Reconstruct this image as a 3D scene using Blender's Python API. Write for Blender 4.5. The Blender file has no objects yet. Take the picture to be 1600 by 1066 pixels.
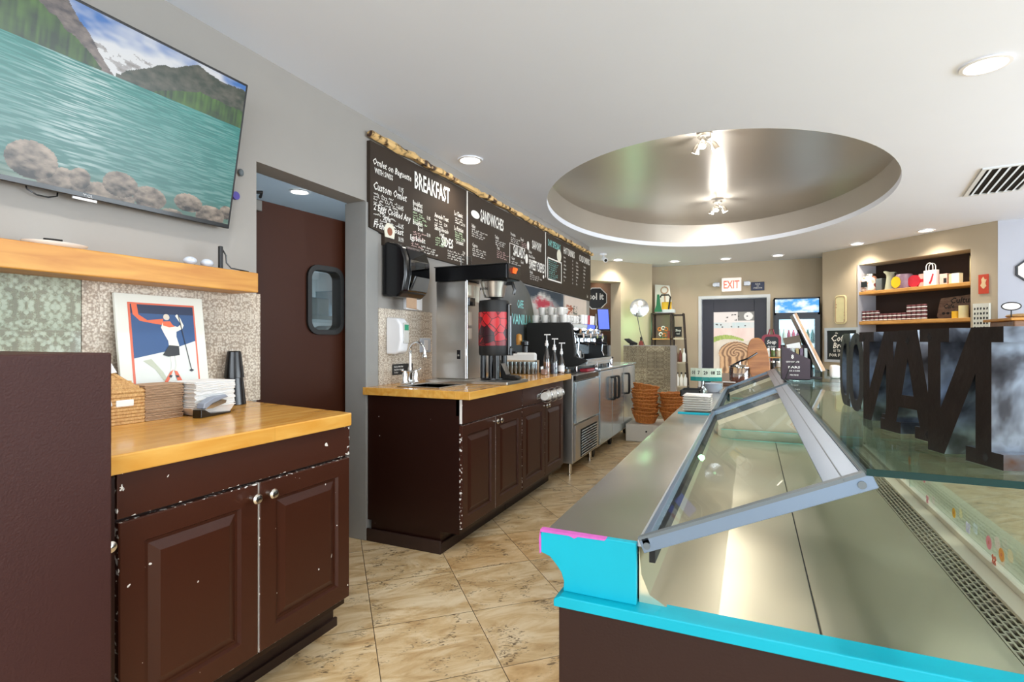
import bpy, math, random
from mathutils import Vector, Matrix
random.seed(7)
PI = math.pi
C = bpy.context.scene.collection

# ---------------------------------------------------------------- camera, world, lights, exposure
sc = bpy.context.scene
cam = bpy.data.cameras.new('camera'); camo = bpy.data.objects.new('camera', cam); C.objects.link(camo)
cam.sensor_width = 36.0; cam.lens = 36.0 * 832 / 1600
cam.clip_start = 0.02
camo.location = (0, 0, 1.195); camo.rotation_euler = (PI/2, 0, math.atan(374/832))
sc.camera = camo
sc.view_settings.view_transform = 'Standard'; sc.view_settings.look = 'None'
sc.view_settings.gamma = 1.0; sc.view_settings.use_curve_mapping = False
sc.view_settings.exposure = 0.55
w = bpy.data.worlds.new('World'); sc.world = w; w.use_nodes = True
w.node_tree.nodes['Background'].inputs[0].default_value = (0.80, 0.90, 1.0, 1)
w.node_tree.nodes['Background'].inputs[1].default_value = 2.0

def area(name, loc, target, sx, sy, power, col=(1, 1, 1)):
    l = bpy.data.lights.new(name, 'AREA'); l.shape = 'RECTANGLE'; l.size = sx; l.size_y = sy
    l.energy = power; l.color = col
    o = bpy.data.objects.new(name, l); C.objects.link(o); o.location = loc
    d = Vector(target) - Vector(loc); o.rotation_euler = d.to_track_quat('-Z', 'Y').to_euler()
    return o
# daylight entering the shop windows on the street side and behind the camera
area('daylight_street', (5.05, 3.2, 1.35), (0, 3.2, 1.0), 5.5, 1.9, 200, (0.84, 0.93, 1.0))
area('daylight_rear', (0.6, -2.9, 1.45), (0, 3, 1.2), 4.6, 1.9, 105, (0.86, 0.94, 1.0))

# ---------------------------------------------------------------- materials
def C3(h):
    h = h.lstrip('#'); v = [int(h[i:i+2], 16)/255 for i in (0, 2, 4)]
    return tuple(c/12.92 if c <= .04045 else ((c+.055)/1.055)**2.4 for c in v)
MATS = {}
def nodes(m):
    m.use_nodes = True; nt = m.node_tree
    return nt, nt.nodes, nt.links, nt.nodes['Principled BSDF']
def N(ns, t, **k):
    n = ns.new(t)
    for a, b in k.items():
        if a in n.inputs.keys() if hasattr(n.inputs, 'keys') else False: n.inputs[a].default_value = b
        else:
            try: setattr(n, a, b)
            except Exception: n.inputs[a].default_value = b
    return n
def mat(name, col, rough=.5, metal=0, var=0.08, vs=6.0, bump=0, bs=80.0, emit=None, es=1.0, spec=None, stretch=None, trans=0, alpha=1, coat=0):
    if name in MATS: return MATS[name]
    m = bpy.data.materials.new(name); nt, ns, ln, b = nodes(m)
    if isinstance(col, str): col = C3(col)
    b.inputs['Roughness'].default_value = rough; b.inputs['Metallic'].default_value = metal
    if spec is not None: b.inputs['Specular IOR Level'].default_value = spec
    if coat: b.inputs['Coat Weight'].default_value = coat; b.inputs['Coat Roughness'].default_value = .08
    tc = ns.new('ShaderNodeTexCoord'); src = tc.outputs['Object']
    if stretch:
        mp = ns.new('ShaderNodeMapping'); mp.inputs['Scale'].default_value = stretch
        ln.new(src, mp.inputs['Vector']); src = mp.outputs['Vector']
    if var > 0:
        nz = ns.new('ShaderNodeTexNoise'); nz.inputs['Scale'].default_value = vs; nz.inputs['Detail'].default_value = 4
        ln.new(src, nz.inputs['Vector'])
        mx = ns.new('ShaderNodeMix'); mx.data_type = 'RGBA'
        mx.inputs[6].default_value = (*[c*(1-var) for c in col], 1)
        mx.inputs[7].default_value = (*[min(1, c*(1+var)) for c in col], 1)
        ln.new(nz.outputs['Fac'], mx.inputs[0]); ln.new(mx.outputs[2], b.inputs['Base Color'])
    else: b.inputs['Base Color'].default_value = (*col, 1)
    if bump:
        n2 = ns.new('ShaderNodeTexNoise'); n2.inputs['Scale'].default_value = bs; n2.inputs['Detail'].default_value = 3
        ln.new(src, n2.inputs['Vector'])
        bp = ns.new('ShaderNodeBump'); bp.inputs['Strength'].default_value = bump; bp.inputs['Distance'].default_value = .004
        ln.new(n2.outputs['Fac'], bp.inputs['Height']); ln.new(bp.outputs['Normal'], b.inputs['Normal'])
    if emit:
        if isinstance(emit, str): emit = C3(emit)
        b.inputs['Emission Color'].default_value = (*emit, 1); b.inputs['Emission Strength'].default_value = es
    if trans: b.inputs['Transmission Weight'].default_value = trans; b.inputs['IOR'].default_value = 1.2
    MATS[name] = m
    return m
def glass(name, tint=(.93, .98, .96), refl=1.0, rough=.0, base=.04):
    if name in MATS: return MATS[name]
    m = bpy.data.materials.new(name); m.use_nodes = True; nt = m.node_tree; ns, ln = nt.nodes, nt.links
    ns.clear()
    out = ns.new('ShaderNodeOutputMaterial'); mix = ns.new('ShaderNodeMixShader')
    tr = ns.new('ShaderNodeBsdfTransparent'); tr.inputs[0].default_value = (*tint, 1)
    gl = ns.new('ShaderNodeBsdfGlossy'); gl.inputs['Roughness'].default_value = rough
    fr = ns.new('ShaderNodeFresnel'); fr.inputs[0].default_value = 1.5
    mu = ns.new('ShaderNodeMath'); mu.operation = 'MULTIPLY_ADD'; mu.inputs[1].default_value = refl; mu.inputs[2].default_value = base - .04
    mu.use_clamp = True
    ln.new(fr.outputs[0], mu.inputs[0]); ln.new(mu.outputs[0], mix.inputs[0])
    ln.new(tr.outputs[0], mix.inputs[1]); ln.new(gl.outputs[0], mix.inputs[2]); ln.new(mix.outputs[0], out.inputs[0])
    MATS[name] = m; return m
def steel(name, col, rough=.25, wave=.12, ws=3.0, streak=(1, 1, 1), ss=60):
    m = bpy.data.materials.new(name); nt, ns, ln, b = nodes(m)
    b.inputs['Metallic'].default_value = 1.0
    tc = ns.new('ShaderNodeTexCoord')
    mp = ns.new('ShaderNodeMapping'); mp.inputs['Scale'].default_value = streak; ln.new(tc.outputs['Object'], mp.inputs[0])
    nz = ns.new('ShaderNodeTexNoise'); nz.inputs['Scale'].default_value = ss; nz.inputs['Detail'].default_value = 5; ln.new(mp.outputs[0], nz.inputs['Vector'])
    big = ns.new('ShaderNodeTexNoise'); big.inputs['Scale'].default_value = 2.2; big.inputs['Detail'].default_value = 2; ln.new(tc.outputs['Object'], big.inputs['Vector'])
    mr = ns.new('ShaderNodeMapRange'); mr.inputs['To Min'].default_value = rough*.9; mr.inputs['To Max'].default_value = rough*1.15; nz.inputs['Detail'].default_value = 1
    ln.new(nz.outputs['Fac'], mr.inputs['Value']); ln.new(mr.outputs[0], b.inputs['Roughness'])
    mx = ns.new('ShaderNodeMix'); mx.data_type = 'RGBA'
    mx.inputs[6].default_value = (*[c*.85 for c in col], 1); mx.inputs[7].default_value = (*[min(1, c*1.12) for c in col], 1)
    ln.new(big.outputs['Fac'], mx.inputs[0]); ln.new(mx.outputs[2], b.inputs['Base Color'])
    wv = ns.new('ShaderNodeTexNoise'); wv.inputs['Scale'].default_value = ws; wv.inputs['Detail'].default_value = 0; ln.new(tc.outputs['Object'], wv.inputs['Vector'])
    bp = ns.new('ShaderNodeBump'); bp.inputs['Strength'].default_value = wave; bp.inputs['Distance'].default_value = .05
    ln.new(wv.outputs['Fac'], bp.inputs['Height'])
    ln.new(bp.outputs['Normal'], b.inputs['Normal'])
    MATS[name] = m; return m
def chipped(name, col, chip='#e8e4df', rough=.36, edge=.012, grain=26.0, spots=.70):
    """painted wood with paint worn off along the panel's own edges and in small nicks"""
    m = bpy.data.materials.new(name); nt, ns, ln, b = nodes(m)
    b.inputs['Roughness'].default_value = rough; b.inputs['Specular IOR Level'].default_value = .32
    tc = ns.new('ShaderNodeTexCoord')
    nz = ns.new('ShaderNodeTexNoise'); nz.inputs['Scale'].default_value = grain; nz.inputs['Detail'].default_value = 6
    ln.new(tc.outputs['Object'], nz.inputs['Vector'])
    sp = ns.new('ShaderNodeSeparateXYZ'); ln.new(tc.outputs['Generated'], sp.inputs[0])
    last = None
    for ax, k in (('Y', 1.0), ('Z', .8)):
        inv = ns.new('ShaderNodeMath'); inv.operation = 'SUBTRACT'; inv.inputs[0].default_value = 1; ln.new(sp.outputs[ax], inv.inputs[1])
        mn = ns.new('ShaderNodeMath'); mn.operation = 'MINIMUM'; ln.new(sp.outputs[ax], mn.inputs[0]); ln.new(inv.outputs[0], mn.inputs[1])
        if last is None: last = mn
        else:
            m2 = ns.new('ShaderNodeMath'); m2.operation = 'MINIMUM'; ln.new(last.outputs[0], m2.inputs[0]); ln.new(mn.outputs[0], m2.inputs[1]); last = m2
    th = ns.new('ShaderNodeMapRange'); th.inputs['From Min'].default_value = .57; th.inputs['From Max'].default_value = .72
    th.inputs['To Min'].default_value = 0; th.inputs['To Max'].default_value = edge*2; ln.new(nz.outputs['Fac'], th.inputs['Value'])
    lt = ns.new('ShaderNodeMath'); lt.operation = 'LESS_THAN'; ln.new(last.outputs[0], lt.inputs[0]); ln.new(th.outputs[0], lt.inputs[1])
    n3 = ns.new('ShaderNodeTexNoise'); n3.inputs['Scale'].default_value = 34; n3.inputs['Detail'].default_value = 1; ln.new(tc.outputs['Object'], n3.inputs['Vector'])
    gt = ns.new('ShaderNodeMath'); gt.operation = 'GREATER_THAN'; gt.inputs[1].default_value = spots + .07; ln.new(n3.outputs['Fac'], gt.inputs[0])
    if edge == 0: th.inputs['To Max'].default_value = 0; th.inputs['To Min'].default_value = -1
    mxx = ns.new('ShaderNodeMath'); mxx.operation = 'MAXIMUM'; ln.new(lt.outputs[0], mxx.inputs[0]); ln.new(gt.outputs[0], mxx.inputs[1])
    mx = ns.new('ShaderNodeMix'); mx.data_type = 'RGBA'
    mx.inputs[6].default_value = (*C3(col), 1); mx.inputs[7].default_value = (*C3(chip), 1)
    ln.new(mxx.outputs[0], mx.inputs[0]); ln.new(mx.outputs[2], b.inputs['Base Color'])
    bp = ns.new('ShaderNodeBump'); bp.inputs['Strength'].default_value = .08; bp.inputs['Distance'].default_value = .002
    n4 = ns.new('ShaderNodeTexNoise'); n4.inputs['Scale'].default_value = 220; ln.new(tc.outputs['Object'], n4.inputs['Vector'])
    ln.new(n4.outputs['Fac'], bp.inputs['Height']); ln.new(bp.outputs['Normal'], b.inputs['Normal'])
    MATS[name] = m; return m
def wood(name, c1, c2, rough=.3, scale=(1.2, 14, 14), coat=0, knots=True, plank=None):
    m = bpy.data.materials.new(name); nt, ns, ln, b = nodes(m)
    b.inputs['Roughness'].default_value = rough
    if coat: b.inputs['Coat Weight'].default_value = coat; b.inputs['Coat Roughness'].default_value = .1
    tc = ns.new('ShaderNodeTexCoord'); mp = ns.new('ShaderNodeMapping'); mp.inputs['Scale'].default_value = scale
    ln.new(tc.outputs['Object'], mp.inputs[0])
    nz = ns.new('ShaderNodeTexNoise'); nz.inputs['Scale'].default_value = 3; nz.inputs['Detail'].default_value = 6; nz.inputs['Distortion'].default_value = .8
    ln.new(mp.outputs[0], nz.inputs['Vector'])
    rp = ns.new('ShaderNodeValToRGB'); rp.color_ramp.elements[0].position = .3; rp.color_ramp.elements[1].position = .7
    rp.color_ramp.elements[0].color = (*C3(c1), 1); rp.color_ramp.elements[1].color = (*C3(c2), 1)
    ln.new(nz.outputs['Fac'], rp.inputs[0]); src = rp.outputs[0]
    if plank:
        bk = ns.new('ShaderNodeTexBrick'); bk.inputs['Scale'].default_value = 1; bk.inputs['Brick Width'].default_value = plank[0]; bk.inputs['Row Height'].default_value = plank[1]
        bk.inputs['Mortar Size'].default_value = .0006; bk.inputs['Color1'].default_value = (1.04, 1.02, 1, 1); bk.inputs['Color2'].default_value = (.93, .90, .84, 1); bk.inputs['Mortar'].default_value = (.8, .7, .6, 1)
        sw = ns.new('ShaderNodeMapping'); sw.inputs['Rotation'].default_value = (0, 0, PI/2); ln.new(tc.outputs['Object'], sw.inputs[0]); ln.new(sw.outputs[0], bk.inputs['Vector'])
        mm = ns.new('ShaderNodeMix'); mm.data_type = 'RGBA'; mm.blend_type = 'MULTIPLY'; mm.inputs[0].default_value = 1
        ln.new(src, mm.inputs[6]); ln.new(bk.outputs['Color'], mm.inputs[7]); src = mm.outputs[2]
    if knots:
        vo = ns.new('ShaderNodeTexVoronoi'); vo.inputs['Scale'].default_value = 3.3; vo.inputs['Randomness'].default_value = 1
        ln.new(tc.outputs['Object'], vo.inputs['Vector'])
        kr = ns.new('ShaderNodeValToRGB'); kr.color_ramp.elements[0].position = .03; kr.color_ramp.elements[0].color = (.25, .12, .05, 1)
        kr.color_ramp.elements[1].position = .09; kr.color_ramp.elements[1].color = (1, 1, 1, 1); ln.new(vo.outputs['Distance'], kr.inputs[0])
        mm = ns.new('ShaderNodeMix'); mm.data_type = 'RGBA'; mm.blend_type = 'MULTIPLY'; mm.inputs[0].default_value = 1
        ln.new(src, mm.inputs[6]); ln.new(kr.outputs[0], mm.inputs[7]); src = mm.outputs[2]
    ln.new(src, b.inputs['Base Color'])
    MATS[name] = m; return m
def vcol(name, rough=.5, emit=0, spec=None):
    if name in MATS: return MATS[name]
    m = bpy.data.materials.new(name); nt, ns, ln, b = nodes(m); b.inputs['Roughness'].default_value = rough
    a = ns.new('ShaderNodeVertexColor'); a.layer_name = 'Col'; ln.new(a.outputs[0], b.inputs['Base Color'])
    if spec is not None: b.inputs['Specular IOR Level'].default_value = spec
    if emit:
        ln.new(a.outputs[0], b.inputs['Emission Color']); b.inputs['Emission Strength'].default_value = emit
        mx = ns.new('ShaderNodeMix'); mx.data_type = 'RGBA'; mx.inputs[0].default_value = .92; ln.new(a.outputs[0], mx.inputs[6]); mx.inputs[7].default_value = (0, 0, 0, 1)
        ln.new(mx.outputs[2], b.inputs['Base Color'])
    MATS[name] = m; return m

def travertine():
    m = bpy.data.materials.new('travertine_floor'); nt, ns, ln, b = nodes(m)
    b.inputs['Specular IOR Level'].default_value = .45
    g = ns.new('ShaderNodeNewGeometry')
    def dot(v):
        d = ns.new('ShaderNodeVectorMath'); d.operation = 'DOT_PRODUCT'; d.inputs[1].default_value = v; ln.new(g.outputs['Position'], d.inputs[0]); return d
    a1 = math.radians(47.2)
    d1 = dot((math.sin(a1), math.cos(a1), 0)); d2 = dot((-math.cos(a1), math.sin(a1), 0))
    def add(n, v):
        q = ns.new('ShaderNodeMath'); q.operation = 'ADD'; q.inputs[1].default_value = v; ln.new(n.outputs['Value'], q.inputs[0]); return q
    cx = add(d1, -.165 + 4.28); cy = add(d2, -2.297 + 8.56)
    cb = ns.new('ShaderNodeCombineXYZ'); ln.new(cx.outputs[0], cb.inputs[0]); ln.new(cy.outputs[0], cb.inputs[1])
    bk = ns.new('ShaderNodeTexBrick'); bk.offset = 0; bk.inputs['Scale'].default_value = 1
    bk.inputs['Brick Width'].default_value = .4275; bk.inputs['Row Height'].default_value = .4275
    bk.inputs['Mortar Size'].default_value = .0016; bk.inputs['Mortar Smooth'].default_value = .1; bk.inputs['Bias'].default_value = 0
    bk.inputs['Color1'].default_value = (0, 0, 0, 1); bk.inputs['Color2'].default_value = (1, 1, 1, 1); bk.inputs['Mortar'].default_value = (.5, .5, .5, 1)
    ln.new(cb.outputs[0], bk.inputs['Vector'])
    # per tile offset of the stone pattern
    off = ns.new('ShaderNodeVectorMath'); off.operation = 'SCALE'; ln.new(bk.outputs['Color'], off.inputs[0]); off.inputs['Scale'].default_value = 37.0
    ad = ns.new('ShaderNodeVectorMath'); ad.operation = 'ADD'; ln.new(cb.outputs[0], ad.inputs[0]); ln.new(off.outputs[0], ad.inputs[1])
    mp = ns.new('ShaderNodeMapping'); mp.inputs['Scale'].default_value = (1.0, 2.6, 1); mp.inputs['Rotation'].default_value = (0, 0, .5); ln.new(ad.outputs[0], mp.inputs[0])
    nz = ns.new('ShaderNodeTexNoise'); nz.inputs['Scale'].default_value = 3.2; nz.inputs['Detail'].default_value = 8; nz.inputs['Roughness'].default_value = .6; nz.inputs['Distortion'].default_value = 1.6
    ln.new(mp.outputs[0], nz.inputs['Vector'])
    rp = ns.new('ShaderNodeValToRGB'); e = rp.color_ramp.elements
    e[0].position = .28; e[0].color = (*C3('#b08f63'), 1); e[1].position = .75; e[1].color = (*C3('#e8d9bb'), 1)
    q = e.new(.45); q.color = (*C3('#cfb58a'), 1); q = e.new(.58); q.color = (*C3('#dfcba7'), 1)
    ln.new(nz.outputs['Fac'], rp.inputs[0])
    # tint per tile
    hs = ns.new('ShaderNodeMix'); hs.data_type = 'RGBA'; hs.blend_type = 'MULTIPLY'; hs.inputs[0].default_value = 1
    rt = ns.new('ShaderNodeValToRGB'); rt.color_ramp.elements[0].color = (1, .93, .84, 1); rt.color_ramp.elements[1].color = (1, 1, 1, 1)
    q = rt.color_ramp.elements.new(.08); q.color = (.90, .72, .52, 1); q = rt.color_ramp.elements.new(.14); q.color = (1, .97, .92, 1)
    ln.new(bk.outputs['Color'], rt.inputs[0]); ln.new(rp.outputs[0], hs.inputs[6]); ln.new(rt.outputs[0], hs.inputs[7])
    # dark pits gathered in patches
    p1 = ns.new('ShaderNodeTexNoise'); p1.inputs['Scale'].default_value = 42; p1.inputs['Detail'].default_value = 6; p1.inputs['Distortion'].default_value = 1.2; ln.new(mp.outputs[0], p1.inputs['Vector'])
    p2 = ns.new('ShaderNodeTexNoise'); p2.inputs['Scale'].default_value = 3.6; p2.inputs['Detail'].default_value = 4; p2.inputs['Distortion'].default_value = 2.5; ln.new(ad.outputs[0], p2.inputs['Vector'])
    a = ns.new('ShaderNodeMath'); a.operation = 'MULTIPLY'; ln.new(p1.outputs['Fac'], a.inputs[0]); ln.new(p2.outputs['Fac'], a.inputs[1])
    pr = ns.new('ShaderNodeValToRGB'); pr.color_ramp.elements[0].position = .315; pr.color_ramp.elements[0].color = (0, 0, 0, 1); pr.color_ramp.elements[1].position = .40; pr.color_ramp.elements[1].color = (.85, .85, .85, 1)
    ln.new(a.outputs[0], pr.inputs[0])
    dk = ns.new('ShaderNodeMix'); dk.data_type = 'RGBA'; ln.new(pr.outputs[0], dk.inputs[0]); ln.new(hs.outputs[2], dk.inputs[6]); dk.inputs[7].default_value = (*C3('#5d4a36'), 1)
    gm = ns.new('ShaderNodeMix'); gm.data_type = 'RGBA'; ln.new(bk.outputs['Fac'], gm.inputs[0]); ln.new(dk.outputs[2], gm.inputs[6]); gm.inputs[7].default_value = (*C3('#4a3a2a'), 1)
    ln.new(gm.outputs[2], b.inputs['Base Color'])
    rr = ns.new('ShaderNodeMapRange'); rr.inputs['To Min'].default_value = .28; rr.inputs['To Max'].default_value = .5; ln.new(nz.outputs['Fac'], rr.inputs['Value']); ln.new(rr.outputs[0], b.inputs['Roughness'])
    bp = ns.new('ShaderNodeBump'); bp.inputs['Strength'].default_value = .25; bp.inputs['Distance'].default_value = .003; bp.invert = True
    ln.new(pr.outputs[0], bp.inputs['Height']); ln.new(bp.outputs['Normal'], b.inputs['Normal'])
    return m
def ornate(name, pal, cell=.155, sc=1.0, hor='Y'):
    """patterned relief wall tile: mirrored leafy figure in each square, tint drifting from tile to tile"""
    m = bpy.data.materials.new(name); nt, ns, ln, b = nodes(m); b.inputs['Roughness'].default_value = .45
    tc = ns.new('ShaderNodeTexCoord'); sp = ns.new('ShaderNodeSeparateXYZ'); ln.new(tc.outputs['Object'], sp.inputs[0])
    cb = ns.new('ShaderNodeCombineXYZ')
    for i, ax in enumerate((hor, 'Z')):
        pp = ns.new('ShaderNodeMath'); pp.operation = 'PINGPONG'; pp.inputs[1].default_value = cell/2; ln.new(sp.outputs[ax], pp.inputs[0]); ln.new(pp.outputs[0], cb.inputs[i])
    sx = ns.new('ShaderNodeMath'); sx.operation = 'FLOOR'
    dv = ns.new('ShaderNodeMath'); dv.operation = 'DIVIDE'; dv.inputs[1].default_value = cell*2; ln.new(sp.outputs[hor], dv.inputs[0]); ln.new(dv.outputs[0], sx.inputs[0])
    sz = ns.new('ShaderNodeMath'); sz.operation = 'FLOOR'
    dz = ns.new('ShaderNodeMath'); dz.operation = 'DIVIDE'; dz.inputs[1].default_value = cell*2; ln.new(sp.outputs['Z'], dz.inputs[0]); ln.new(dz.outputs[0], sz.inputs[0])
    cc = ns.new('ShaderNodeCombineXYZ'); ln.new(sx.outputs[0], cc.inputs[0]); ln.new(sz.outputs[0], cc.inputs[1])
    wn = ns.new('ShaderNodeTexWhiteNoise'); ln.new(cc.outputs[0], wn.inputs['Vector'])
    ad = ns.new('ShaderNodeVectorMath'); ad.operation = 'MULTIPLY_ADD'; ln.new(cc.outputs[0], ad.inputs[0]); ad.inputs[1].default_value = (3.1, 5.3, 0); ln.new(cb.outputs[0], ad.inputs[2])
    wv = ns.new('ShaderNodeTexVoronoi'); wv.feature = 'SMOOTH_F1'; wv.inputs['Scale'].default_value = 130*sc; ln.new(ad.outputs[0], wv.inputs['Vector'])
    nz = ns.new('ShaderNodeTexNoise'); nz.inputs['Scale'].default_value = 110*sc; nz.inputs['Detail'].default_value = 3; nz.inputs['Distortion'].default_value = 3; ln.new(ad.outputs[0], nz.inputs['Vector'])
    pm = ns.new('ShaderNodeMath'); pm.operation = 'MULTIPLY'; ln.new(wv.outputs['Distance'], pm.inputs[0]); ln.new(nz.outputs['Fac'], pm.inputs[1])
    th = ns.new('ShaderNodeMapRange'); th.inputs['From Min'].default_value = .13; th.inputs['From Max'].default_value = .30; ln.new(pm.outputs[0], th.inputs['Value'])
    big = ns.new('ShaderNodeTexNoise'); big.inputs['Scale'].default_value = 5; ln.new(tc.outputs['Object'], big.inputs['Vector'])
    sm = ns.new('ShaderNodeMath'); sm.operation = 'MULTIPLY_ADD'; sm.inputs[1].default_value = .7; ln.new(big.outputs['Fac'], sm.inputs[0]); 
    s2 = ns.new('ShaderNodeMath'); s2.operation = 'MULTIPLY'; s2.inputs[1].default_value = .35; ln.new(wn.outputs['Value'], s2.inputs[0]); ln.new(s2.outputs[0], sm.inputs[2])
    rp = ns.new('ShaderNodeValToRGB'); rp.color_ramp.elements[0].color = (*C3(pal[0]), 1); rp.color_ramp.elements[0].position = .25
    rp.color_ramp.elements[1].color = (*C3(pal[2]), 1); rp.color_ramp.elements[1].position = .8; q = rp.color_ramp.elements.new(.52); q.color = (*C3(pal[1]), 1)
    ln.new(sm.outputs[0], rp.inputs[0])
    mx = ns.new('ShaderNodeMix'); mx.data_type = 'RGBA'; mx.blend_type = 'MULTIPLY'; ln.new(th.outputs[0], mx.inputs[0]); ln.new(rp.outputs[0], mx.inputs[6]); mx.inputs[7].default_value = (.52, .46, .42, 1)
    ln.new(mx.outputs[2], b.inputs['Base Color'])
    bp = ns.new('ShaderNodeBump'); bp.inputs['Strength'].default_value = .4; bp.inputs['Distance'].default_value = .002; bp.invert = True; ln.new(th.outputs[0], bp.inputs['Height']); ln.new(bp.outputs['Normal'], b.inputs['Normal'])
    return m

# ---------------------------------------------------------------- geometry helpers
OFF = {}
FONT = {}
def text_mesh(s, bold=0.0):
    k = (s, bold)
    if k in FONT: return FONT[k]
    cu = bpy.data.curves.new('t', 'FONT'); cu.body = s; cu.size = 1; cu.resolution_u = 1; cu.offset = bold
    o = bpy.data.objects.new('t', cu); C.objects.link(o); dg = bpy.context.evaluated_depsgraph_get(); dg.update()
    me = bpy.data.meshes.new_from_object(o.evaluated_get(dg))
    vs = [tuple(v.co[:2]) for v in me.vertices]; fs = [tuple(p.vertices) for p in me.polygons]
    bpy.data.objects.remove(o); bpy.data.curves.remove(cu); bpy.data.meshes.remove(me)
    x = [v[0] for v in vs] or [0]; y = [v[1] for v in vs] or [0]
    FONT[k] = (vs, fs, min(x), max(x), min(y), max(y)); return FONT[k]
class B:
    def __init__(s, xf=None): s.v = []; s.f = []; s.xf = xf; s.c = []; s.cur = None
    def add(s, vs, fs):
        n = len(s.v)
        s.v += [tuple(s.xf(Vector(p))) if s.xf else tuple(p) for p in vs]
        s.f += [tuple(i+n for i in f) for f in fs]; s.c += [s.cur]*len(fs); return s
    def box(s, x0, x1, y0, y1, z0, z1):
        s.add([(x0,y0,z0),(x1,y0,z0),(x1,y1,z0),(x0,y1,z0),(x0,y0,z1),(x1,y0,z1),(x1,y1,z1),(x0,y1,z1)],
              [(0,3,2,1),(4,5,6,7),(0,1,5,4),(1,2,6,5),(2,3,7,6),(3,0,4,7)]); return s
    def obox(s, c, dims, rot):
        """box centred at c, rotated by a 3x3 rotation matrix"""
        hx, hy, hz = [d/2 for d in dims]; c = Vector(c)
        p = [c + rot @ Vector((a*hx, b_*hy, d*hz)) for d in (-1, 1) for a, b_ in ((-1,-1),(1,-1),(1,1),(-1,1))]
        s.add(p, [(0,3,2,1),(4,5,6,7),(0,1,5,4),(1,2,6,5),(2,3,7,6),(3,0,4,7)]); return s
    def quad(s, a, b, c, d): s.add([a,b,c,d], [(0,1,2,3)]); return s
    def lathe(s, prof, c=(0,0,0), seg=24, axis='z', caps=True, squash=(1, 1)):
        n = len(prof); vs = []
        for r, h in prof:
            for i in range(seg):
                a = 2*PI*i/seg; p = (r*math.cos(a)*squash[0], r*math.sin(a)*squash[1], h)
                if axis == 'x': p = (h, p[0], p[1])
                elif axis == 'y': p = (p[1], h, p[0])
                vs.append((c[0]+p[0], c[1]+p[1], c[2]+p[2]))
        fs = [(k*seg+i, k*seg+(i+1) % seg, (k+1)*seg+(i+1) % seg, (k+1)*seg+i) for k in range(n-1) for i in range(seg)]
        if caps:
            fs.append(tuple(reversed(range(seg)))); fs.append(tuple(range((n-1)*seg, n*seg)))
        s.add(vs, fs); return s
    def cyl(s, c, r, h, seg=20, r2=None, axis='z'): return s.lathe([(r, 0), (r if r2 is None else r2, h)], c, seg, axis)
    def sphere(s, c, r, seg=14, rings=8, sq=(1,1,1)):
        prof = [(max(1e-4, r*math.sin(PI*k/rings)), -r*math.cos(PI*k/rings)*sq[2]) for k in range(rings+1)]
        return s.lathe(prof, c, seg, squash=(sq[0], sq[1]))
    def tube(s, pts, r, seg=8, closed=False):
        pts = [Vector(p) for p in pts]; n = len(pts); vs = []; up = None
        for i, p in enumerate(pts):
            a = pts[(i-1) % n] if (i > 0 or closed) else p; b_ = pts[(i+1) % n] if (i < n-1 or closed) else p
            t = (b_ - a).normalized()
            if up is None:
                up = Vector((0,0,1)) if abs(t.z) < .9 else Vector((1,0,0))
            u = (up - t*up.dot(t)).normalized(); up = u; v_ = t.cross(u)
            rr = r[i] if isinstance(r, (list, tuple)) else r
            for k in range(seg):
                an = 2*PI*k/seg; vs.append(p + u*rr*math.cos(an) + v_*rr*math.sin(an))
        m = n if closed else n-1
        fs = [(i*seg+k, i*seg+(k+1) % seg, ((i+1) % n)*seg+(k+1) % seg, ((i+1) % n)*seg+k) for i in range(m) for k in range(seg)]
        if not closed: fs += [tuple(reversed(range(seg))), tuple(range((n-1)*seg, n*seg))]
        s.add(vs, fs); return s
    def prism(s, poly, a, b, axis='y', flip=False):
        """2D polygon extruded from a to b along axis; poly gives the two other coordinates in x,y,z order"""
        def P(p, h):
            return {'x': (h, p[0], p[1]), 'y': (p[0], h, p[1]), 'z': (p[0], p[1], h)}[axis]
        n = len(poly); vs = [P(p, a) for p in poly] + [P(p, b) for p in poly]
        fs = [tuple(range(n)), tuple(reversed(range(n, 2*n)))] + [(i, i+n, (i+1) % n+n, (i+1) % n) for i in range(n)]
        s.add(vs, fs); return s
    def text(s, t, org, right, up, h, wscale=1.0, align='l', lift=.001, bold=0.0, width=None, slant=0):
        vs, fs, x0, x1, y0, y1 = text_mesh(t, bold)
        if not vs: return s
        k = h/.72; right = Vector(right); up = Vector(up); nrm = right.cross(up); org = Vector(org)
        kx = k*wscale if width is None else width/(x1-x0)
        dx = {'l': x0, 'c': (x0+x1)/2, 'r': x1}[align]
        s.add([org + right*((v[0]-dx)*kx + v[1]*slant*k) + up*(v[1]*k) + nrm*lift for v in vs], fs); return s
    def build(s, name, m, parent=None, bevel=0, smooth=False, org=None, seg=2, world=None):
        me = bpy.data.meshes.new(name)
        if parent is not None: off = OFF.get(parent.name, Vector((0,0,0)))
        elif org is not None: off = Vector(org)
        else:
            xs = [v[0] for v in s.v]; ys = [v[1] for v in s.v]; zs = [v[2] for v in s.v]
            off = Vector(((min(xs)+max(xs))/2, (min(ys)+max(ys))/2, min(zs)))
        me.from_pydata([(v[0]-off.x, v[1]-off.y, v[2]-off.z) for v in s.v], [], s.f); me.update()
        if s.c and s.c[0] is not None or any(c is not None for c in s.c):
            ca = me.color_attributes.new('Col', 'BYTE_COLOR', 'CORNER')
            arr = []
            for p, c in zip(me.polygons, s.c):
                c = c if c is not None else (1, 1, 1)
                arr += [c[0], c[1], c[2], 1.0]*p.loop_total
            ca.data.foreach_set('color', arr)
        o = bpy.data.objects.new(name, me); C.objects.link(o)
        if parent is not None: o.parent = parent
        else: o.location = off
        OFF[o.name] = off
        if isinstance(m, str): m = MATS[m]
        me.materials.append(m)
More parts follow.
